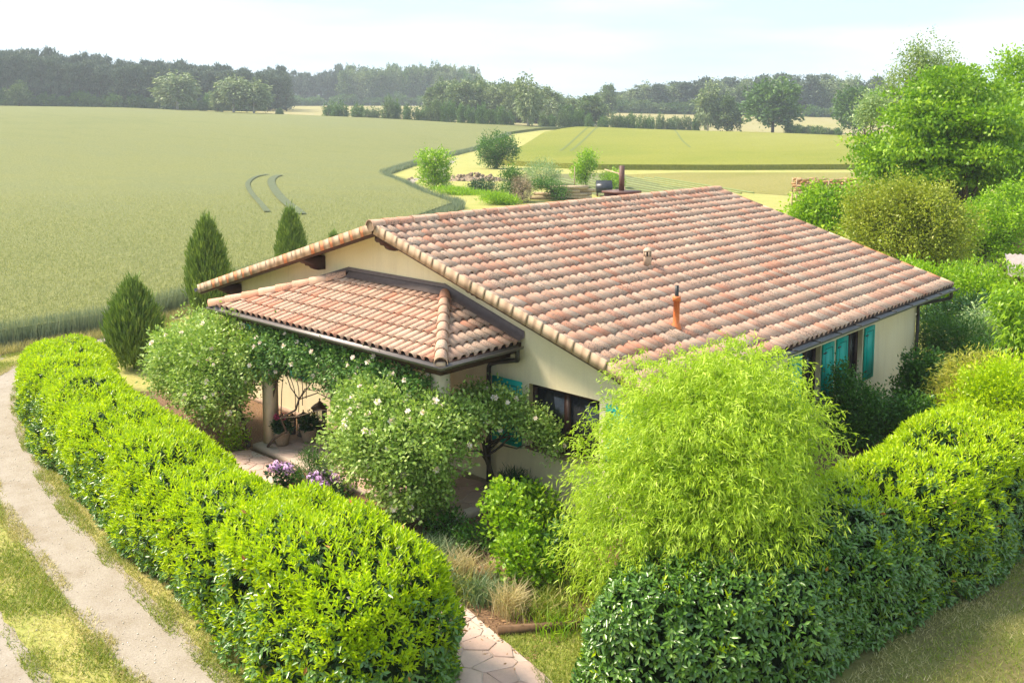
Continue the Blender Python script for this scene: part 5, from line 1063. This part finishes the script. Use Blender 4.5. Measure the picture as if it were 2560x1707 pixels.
# ------------------------------------------------------------------ distant trees: few meshes, many trees
def proto(kind, seed):
    g = np.random.default_rng(seed); mb = MB()          # 10 m tall, about 7 m wide
    if kind == 'pine':
        n = 90; t = .45+.55*g.random(n); a = g.random(n)*6.28; r = 2.2*np.sqrt(np.clip(1.12-t, .02, 1))*np.sqrt(g.random(n))+.2; Cc = np.column_stack([r*np.cos(a), r*np.sin(a), 10*t]); D = unit(Cc-np.array([0, 0, 5.]))
        low = np.column_stack([g.normal(size=(40, 2))*1.5, 10*(.08+.4*g.random(40))]); Cc = np.concatenate([Cc, low]); D = np.concatenate([D, unit(low-np.array([0, 0, 1.]))])
        leafcloud(mb, Cc, D, 16, (.45, .45, .2), .62, .3, 0, .3, .6, False, g); tm = m_far_pine
    elif kind == 'birch':
        Cc, D = lobe_clumps([((0, 0, 6.2), (2.6, 2.6, 3.4)), ((1.2, .6, 4.6), (1.8, 1.8, 2.6)), ((-1.3, -.4, 4.8), (1.8, 1.8, 2.8))], 190, g, .35, .2); leafcloud(mb, Cc, D, 18, (.34, .34, .6), .75, .3, .9, 0, .5, False, g)
    elif kind == 'oak':
        Cc, D = lobe_clumps([((0, 0, 6.2), (3.6, 3.6, 3.3)), ((2.2, .5, 4.8), (2.2, 2.2, 2.0)), ((-2.3, -.5, 4.6), (2.2, 2.2, 2.2)), ((.5, -1.5, 7.6), (2.0, 2.0, 1.8)), ((-1.2, 1, 7.4), (1.8, 1.8, 1.6)), ((1, 0, 3), (2.8, 2.8, 1.2))], 230, g, .5, .2); leafcloud(mb, Cc, D, 18, .42, .62, .42, 0, .2, .8, False, g)
    elif kind == 'round':
        Cc, D = lobe_clumps([((0, 0, 5.6), (2.9, 2.9, 4.0)), ((1.3, .8, 4.), (2., 2., 2.6)), ((-1.2, .6, 4.2), (2., 2., 2.8)), ((.2, -.8, 8.2), (1.4, 1.4, 1.6))], 210, g, .5, .2); leafcloud(mb, Cc, D, 18, .42, .62, .42, 0, .3, .8, False, g)
    else:
        Cc, D = lobe_clumps([((0, 0, 3.5), (4.5, 3.5, 5.0)), ((3, .8, 3), (3., 3., 4.)), ((-3, .6, 3.2), (3., 3., 4.2))], 170, g, .5, .2); Cc[:, 2] = np.abs(Cc[:, 2]); leafcloud(mb, Cc, D, 18, .55, .85, .55, 0, .4, .8, False, g)
    mt = {'pine': m_far_pine, 'birch': m_far_pale, 'oak': m_far_green, 'round': m_far_dec, 'bush': m_far_green}[kind]
    # trunk: joined to the crown, one mesh with two materials (far trees, parts too small to show)
    n0 = sum(len(f) for f in mb.F)
    if kind != 'bush':
        tube(mb, [(0, 0, -.3), (.1, .05, 3.5), (.05, 0, 8.2)], [.24, .18, .05], 6)
        for q in range(7): a = q*2.3+g.random(); tube(mb, [(0.05, 0, 2.6+.6*q), (1.1*math.cos(a), 1.1*math.sin(a), 4+.6*q), (2*math.cos(a), 2*math.sin(a), 4.6+.65*q)], [.09, .06, .02], 4)
    me = mb.mesh('far_'+kind, mt); me.materials.append(m_bbark if kind == 'birch' else m_bark)
    mi = np.zeros(len(me.polygons), np.int32); mi[n0:] = 1; me.polygons.foreach_set('material_index', mi); return me
PRO = {k: [proto(k, 300+10*i+j) for j in range(nv)] for i, (k, nv) in enumerate((('pine', 5), ('birch', 3), ('oak', 3), ('round', 4), ('bush', 4)))}
PALE = {}
for k in ('round', 'bush', 'oak'):
    PALE[k] = []
    for me in PRO[k]:
        m2 = me.copy(); m2.materials[0] = m_far_pale if k != 'bush' else m_far_dec; PALE[k].append(m2)
def far_tree(name, label, kind, u, D, hpx, wpx=None, group=None, gf=None, pale=False, cat='tree', dz=0.):
    gf = gf or g; me = (PALE if pale and kind in PALE else PRO)[kind]; me = me[int(gf.integers(len(me)))]; p = PD(u, 300, D); p[2] = tz(p[0], p[1])+dz
    h_ = hpx*D/FPX; w_ = (wpx*D/FPX if wpx else h_*.7); o = link(name, me, None); o.location = p; nat = {'pine': 4.6, 'birch': 6.4, 'oak': 8.4, 'round': 6.6, 'bush': 11.}[kind]; hn = {'bush': 8.2}.get(kind, 10.)
    o.scale = (w_/nat, w_/nat, h_/hn); o.rotation_euler = (0, 0, float(gf.random()*6.28)); tag(o, label, cat, group); return o
gf = np.random.default_rng(77)
# pine wood beyond the wheat field, three rows deep
LBL_P = 'tall dark pine in the wood along the far edge of the wheat field'
for row, (d0, nn_, sc) in enumerate(((358, 46, .98), (372, 40, 1.04), (390, 36, 1.1))):
    for k in range(nn_):
        u = -60+780*(k+gf.random())/nn_; top = np.interp(u, [-60, 0, 300, 720], [122, 118, 101, 90])*(.86+.14*gf.random())
        far_tree('pine_tree', LBL_P, 'pine', u, d0+gf.random()*8, max(60, top)*sc, 30+14*gf.random(), 'pine wood beyond the wheat', gf)
for k in range(44): far_tree('pine_tree', LBL_P, 'pine', -520+460*(k+gf.random())/44, 360+30*gf.random(), 112+12*gf.normal(), 30+14*gf.random(), 'pine wood beyond the wheat', gf)
for k in range(26):
    u = -40+700*(k+gf.random())/26; far_tree('understorey_bush', 'dark undergrowth bush at the foot of the pine wood', 'bush', u, 356, 22+16*gf.random(), 40+16*gf.random(), 'undergrowth along the pine wood', gf, cat='bush')
# far wood behind the pale field
LBL_F = 'tree in the hazy far wood beyond the pale ripe field'
for row, (d0, nn_) in enumerate(((545, 34), (565, 34))):
    for k in range(nn_):
        u = 640+560*(k+gf.random())/nn_; kd = 'pine' if u < 850 else ('round' if gf.random() < .75 else 'oak'); hp = (74 if u < 840 else 84+6*math.sin(u/40.))+6*gf.normal()+(6 if row else 0)
        far_tree('wood_tree', '%s in the hazy far wood beyond the pale ripe field' % {'pine': 'dark pine', 'round': 'rounded broadleaf tree', 'oak': 'spreading broadleaf tree'}[kd], kd, u, d0+12*gf.random(), hp, 34+16*gf.random() if kd != 'pine' else 26, 'far wood beyond the pale field', gf, pale=(kd != 'pine' and gf.random() < .45))
for k in range(16): far_tree('understorey_bush', 'undergrowth bush at the foot of the far wood behind the pale field', 'bush', 650+560*(k+gf.random())/16, 540, 18+10*gf.random(), 46+16*gf.random(), 'undergrowth along the far wood', gf, cat='bush')
for k in range(18): far_tree('understorey_bush', 'undergrowth bush at the foot of the wood on the right skyline', 'bush', 1500+700*(k+gf.random())/18, 428, 22+14*gf.random(), 50+20*gf.random(), 'undergrowth along the skyline wood', gf, cat='bush', pale=gf.random() < .5)
# middle broadleaf belt right of it
LBL_M = 'broadleaf tree in the belt where the wheat field ends'
for k in range(64):
    u = 1085+370*(k+gf.random())/64; top = np.interp(u, [1085, 1180, 1240, 1330, 1400, 1460], [212, 208, 212, 216, 236, 262]); base = np.interp(u, [1085, 1460], [300, 312]); kd = 'round' if gf.random() < .7 else 'birch'; far_tree('belt_tree', '%s in the belt where the wheat field ends' % {'round': 'rounded broadleaf tree', 'birch': 'pale drooping birch'}[kd], kd, u, 300+40*gf.random(), (base-top)*(.8+.25*gf.random()), 48+24*gf.random(), 'tree belt at the end of the wheat', gf, pale=gf.random() < .5)
# far right wood
LBL_R = 'tree in the mixed wood on the skyline right of centre'
for row, (d0, nn_) in enumerate(((432, 40), (450, 40))):
    for k in range(nn_):
        u = 1500+720*(k+gf.random())/nn_; kd = 'pine' if gf.random() < (.75 if row else .3) else ('birch' if gf.random() < .6 else 'round'); top = np.interp(u, [1500, 1560, 1640, 1700, 1850, 2000, 2200], [238, 232, 212, 214, 200, 202, 208]); base = np.interp(u, [1500, 2200], [282, 300])
        far_tree('skyline_tree', '%s in the mixed wood on the skyline behind the barley' % {'pine': 'dark pine', 'round': 'rounded broadleaf tree', 'birch': 'pale birch'}[kd], kd, u, d0+10*gf.random(), (base-top)*(.74+.3*gf.random()), 40+20*gf.random(), 'wood on the right skyline', gf, pale=gf.random() < .6)
for u, hp, wp, kd, lb in ((1520, 80, 46, 'round', 'rounded tree standing clear on the skyline'), (1478, 78, 78, 'round', 'wide dark round tree beside the pale far field'), (1420, 50, 50, 'bush', 'bushy tree at the tip of the wheat field')):
    far_tree('field_tree', lb, kd, u, 300 if u < 1500 else 385, hp, wp, None, gf)
for u, D, hp, wp, kd, pl, lb in ((445, 334, 92, 100, 'birch', False, 'broad pale birch at the far edge of the wheat field'), (585, 320, 90, 90, 'birch', False, 'left half of the twin-crowned birch clump at the wheat edge'), (635, 317, 84, 80, 'birch', False, 'right half of the twin-crowned birch clump at the wheat edge'), (545, 322, 52, 40, 'round', True, 'small pale tree against the birch clump'), (508, 331, 28, 26, 'round', False, 'small green bush between the two pale birches'), (50, 352, 54, 48, 'round', False, 'green conical tree before the dark pines'), (12, 352, 20, 44, 'bush', False, 'light green bush at the foot of the pines'),
        (1320, 258, 128, 82, 'birch', False, 'weeping birch standing alone at the field corner'), (1770, 292, 122, 70, 'birch', False, 'white-stemmed birch in the hedgerow beyond the barley'), (1818, 290, 92, 66, 'round', False, 'green tree beside the white-stemmed birch'), (1932, 284, 128, 142, 'oak', False, 'broad dark oak in the hedgerow beyond the barley'), (2135, 262, 124, 100, 'oak', False, 'dark oak at the end of the hedgerow next to the garden trees'), (700, 312, 16, 22, 'bush', False, 'tiny round bush on the pale far field edge')):
    far_tree('field_tree', lb, kd, u, D, hp, wp, None, gf, pale=pl)
for u0, u1, n, d0, d1, hp, lb in ((805, 940, 4, 300, 288, 32, 'rounded hedgerow bush on the crest of the wheat field'), (955, 1290, 13, 282, 262, 46, 'large hedgerow bush along the crest of the wheat field'), (1500, 1750, 11, 268, 296, 40, 'bush in the hedgerow behind the barley field'), (1960, 2110, 6, 280, 268, 26, 'low bush in the hedgerow beside the oak'), (1350, 1480, 6, 264, 266, 40, 'bush at the pointed end of the wheat field')):
    for k in range(n):
        t = (k+.5+.5*(gf.random()-.5))/n; far_tree('hedgerow_bush', lb, 'bush', u0+(u1-u0)*t, d0+(d1-d0)*t+4*gf.random(), hp*(.75+.4*gf.random()), (u1-u0)/n*(1.15+.3*gf.random()), lb.split(' bush')[0]+' bushes', gf, pale=gf.random() < .3, cat='bush')
# ------------------------------------------------------------------ crops and grass as blades
def blades(name, poly, n, h, wid, mat, z=0., seed=1, terrain=True, lean=.35, sel=None, h2=.5):
    g = np.random.default_rng(seed); B = np.array([p[:2] for p in poly], float); lo, hi = B.min(0), B.max(0); P = np.zeros((0, 2))
    while len(P) < n:
        Q = lo+(hi-lo)*g.random((n*2, 2)); x, y = Q[:, :1], Q[:, 1:]; x0, y0 = B[:, 0], B[:, 1]; x1, y1 = np.roll(x0, -1), np.roll(y0, -1)
        c = ((y0 > y) != (y1 > y)) & (x < (x1-x0)*(y-y0)/(y1-y0+1e-12)+x0); Q = Q[c.sum(1) % 2 == 1]
        if sel is not None: Q = Q[sel(Q, g)]
        P = np.concatenate([P, Q])
        if len(Q) == 0: break
    P = P[:n]; n = len(P); zz = (TZ(P[:, 0], P[:, 1]) if terrain else np.zeros(n))+z
    b_ = np.column_stack([P, zz]); a = g.random(n)*6.28; s_ = np.column_stack([np.cos(a), np.sin(a), np.zeros(n)])*wid/2; H = h*(h2+(1.2-h2)*g.random(n))
    tp = b_+np.column_stack([g.normal(size=n)*lean*H, g.normal(size=n)*lean*H, H]); mb = MB()
    mb.add(np.stack([b_-s_, b_+s_, tp], 1).reshape(-1, 3), np.arange(n)[:, None]*3+np.array([0, 1, 2]), np.repeat(np.clip(g.normal(size=n)*.22+.5, 0, 1), 3))
    return mb.build(name, mat, None, kind='stuff')
NEARW = [pxy(-300, 935), pxy(0, 872), pxy(150, 848), pxy(290, 822), pxy(450, 776), (-20.5, 10.5), (-28., 23.), (-37.6, 38.7), (-62, 60), (-80, 30), (-80, 0), (-60, -20), (-30, -14)]
blades('wheat_stalks', NEARW, 140000, .20, .035, m_wblade, .50, 401, True, .25, lambda Q, g: g.random(len(Q)) < np.clip(1.25-np.hypot(Q[:, 0]-CAM[0], Q[:, 1]-CAM[1])/75, .0, 1)**1.5)
EDGEW = [np.array(p, float) for p in WHEAT[1:9]]
ed = smooth_path(np.array(EDGEW), 10); m_wedge = LF('wheat_stem', (.15, .20, .13), (.22, .27, .17), (.32, .34, .20), trans=.15, rough=.8)
blades('wheat_edge_stalks', [*(ed+np.array([.32, -.10])), *(ed+np.array([-.5, .15]))[::-1]], 26000, .80, .03, m_wedge, 0, 402, True, .12, h2=.75)
ed2 = smooth_path(np.array([np.array(p, float) for p in WHEAT[8:19]]), 8); nE = unit(np.gradient(ed2, axis=0)); nE = np.column_stack([nE[:, 1], -nE[:, 0]])
blades('wheat_edge_stalks', [*(ed2+nE*.9), *(ed2-nE*.3)[::-1]], 30000, .72, .07, m_wedge, 0, 412, True, .2, h2=.6)
blades('dry_verge_grass', [*(ed+np.array([.95, -.30])), *(ed+np.array([.15, -.05]))[::-1]], 26000, .30, .02, m_gdry, 0, 403, True, .4)
def nz(Q, g, f=1.6, th=0.): return sinnoise(np.column_stack([Q, np.zeros(len(Q))]), f, 1.3)+g.normal(size=len(Q))*.35 > th
mid = smooth_path([((a[0]+b_[0])/2, (a[1]+b_[1])/2) for a, b_ in zip(TR[:12], TL[:12])], 8); nM = unit(np.gradient(mid, axis=0)); nM = np.column_stack([nM[:, 1], -nM[:, 0]])
blades('lane_grass', [*(mid+nM*.42), *(mid-nM*.42)[::-1]], 34000, .065, .016, m_gblade, .004, 404, False, .7, lambda Q, g: nz(Q, g, 1.7, .1))
blades('lane_dry_grass', [*(mid+nM*.45), *(mid-nM*.45)[::-1]], 22000, .045, .012, m_gdry, .004, 405, False, .8)
tr = smooth_path(np.array(TR[:12]), 8); nT = unit(np.gradient(tr, axis=0)); nT = np.column_stack([nT[:, 1], -nT[:, 0]])
blades('lane_verge_grass', [*(tr+nT*.40), *(tr+nT*1.15)[::-1]], 30000, .055, .012, m_gdry, .004, 406, False, .8)
blades('lane_verge_grass', [*(tr+nT*.5), *(tr+nT*1.2)[::-1]], 16000, .06, .012, m_gblade, .004, 407, False, .7, lambda Q, g: nz(Q, g, 1.5, .15))
blades('lawn_grass', [(7.9, -3.9), (7.2, -3.3), (6.45, -3.13), (7.2, -2.2), (8.2, -1.9), (8.6, -3.6)], 9000, .06, .010, m_gblade, .01, 408, False, .6)
blades('side_lawn_grass', [(9.9, -5), (10.3, -2), (10.7, 3), (11.2, 6), (15, 6), (15, -5)], 30000, .05, .012, m_gdry, .008, 409, False, .8, lambda Q, g: nz(Q, g, 1.2, .0))
blades('side_lawn_green_grass', [(10.2, -5), (10.6, -2), (11.0, 3), (11.4, 6), (15, 6), (15, -5)], 26000, .05, .012, m_gblade, .008, 410, False, .7, lambda Q, g: ~nz(Q, g, 1.2, .1))
# bark chips on the sunlit bed
g = np.random.default_rng(9); n = 5000; P = np.column_stack([g.uniform(-6.2, 7.2, n), g.uniform(-3.6, -1.2, n), np.full(n, .02)]); mb = MB(); leaves(mb, P, g.normal(size=(n, 3))*np.array([1, 1, .15]), .06*(.5+g.random(n)), .025, False, g=g); mb.build('bark_chips', plain('bark_chip', (.34, .2, .1), .95, .5, 30), None, kind='stuff')

# loose stones and ragged weeds along the lane
g = np.random.default_rng(15); OCT = np.array([[1, 0, 0], [-1, 0, 0], [0, 1, 0], [0, -1, 0], [0, 0, .7], [0, 0, -.7]]); OF = np.array([[0, 2, 4], [2, 1, 4], [1, 3, 4], [3, 0, 4], [2, 0, 5], [1, 2, 5], [3, 1, 5], [0, 3, 5]])
pp_ = smooth_path(np.array(TR[:11]), 40); pq = smooth_path(np.array(TL[:11]), 40); mb = MB()
for path in (pp_, pq):
    nn_ = 1300; k = g.integers(0, len(path), nn_); C0 = np.column_stack([path[k]+g.normal(size=(nn_, 2))*np.array([.30, .30]), np.full(nn_, .010)]); sz = .005+.012*g.random(nn_)**3
    V = OCT[None]*sz[:, None, None]*(.7+.6*g.random((nn_, 6, 1)))+C0[:, None]; mb.add(V.reshape(-1, 3), (np.arange(nn_)[:, None, None]*6+OF[None]).reshape(-1, 3), np.repeat(g.random(nn_), 6))
mb.build('lane_stones', plain('loose_stone', (.60, .53, .45), .9, .4, 20), None, kind='stuff')
tl_ = smooth_path(np.array(TL[:12]), 8); nL = unit(np.gradient(tl_, axis=0)); nL = np.column_stack([nL[:, 1], -nL[:, 0]])
for i_, (pa, na_) in enumerate(((tr, nT), (tr, -nT), (tl_, nL))):
    blades('lane_weeds', [*(pa+na_*.30), *(pa+na_*.62)[::-1]], 14000, .055, .014, m_gblade if i_ != 1 else m_gdry, .004, 420+i_, False, .8, lambda Q, g: nz(Q, g, 2.6, .12))
# ------------------------------------------------------------------ haze: the air over the fields
hm = bpy.data.materials.new('haze_air'); hm.use_nodes = True; t = hm.node_tree; t.nodes.clear(); pv_ = N(t, 'ShaderNodeVolumePrincipled'); oo = N(t, 'ShaderNodeOutputMaterial')
pv_.inputs['Color'].default_value = (.82, .90, 1, 1); pv_.inputs['Density'].default_value = .00048; pv_.inputs['Anisotropy'].default_value = .2; t.links.new(pv_.outputs[0], oo.inputs['Volume'])
mb = MB(); box(mb, (-1700, -1700, -60), (1700, 1700, 75)); mb.build('haze', hm, None, kind='stuff')
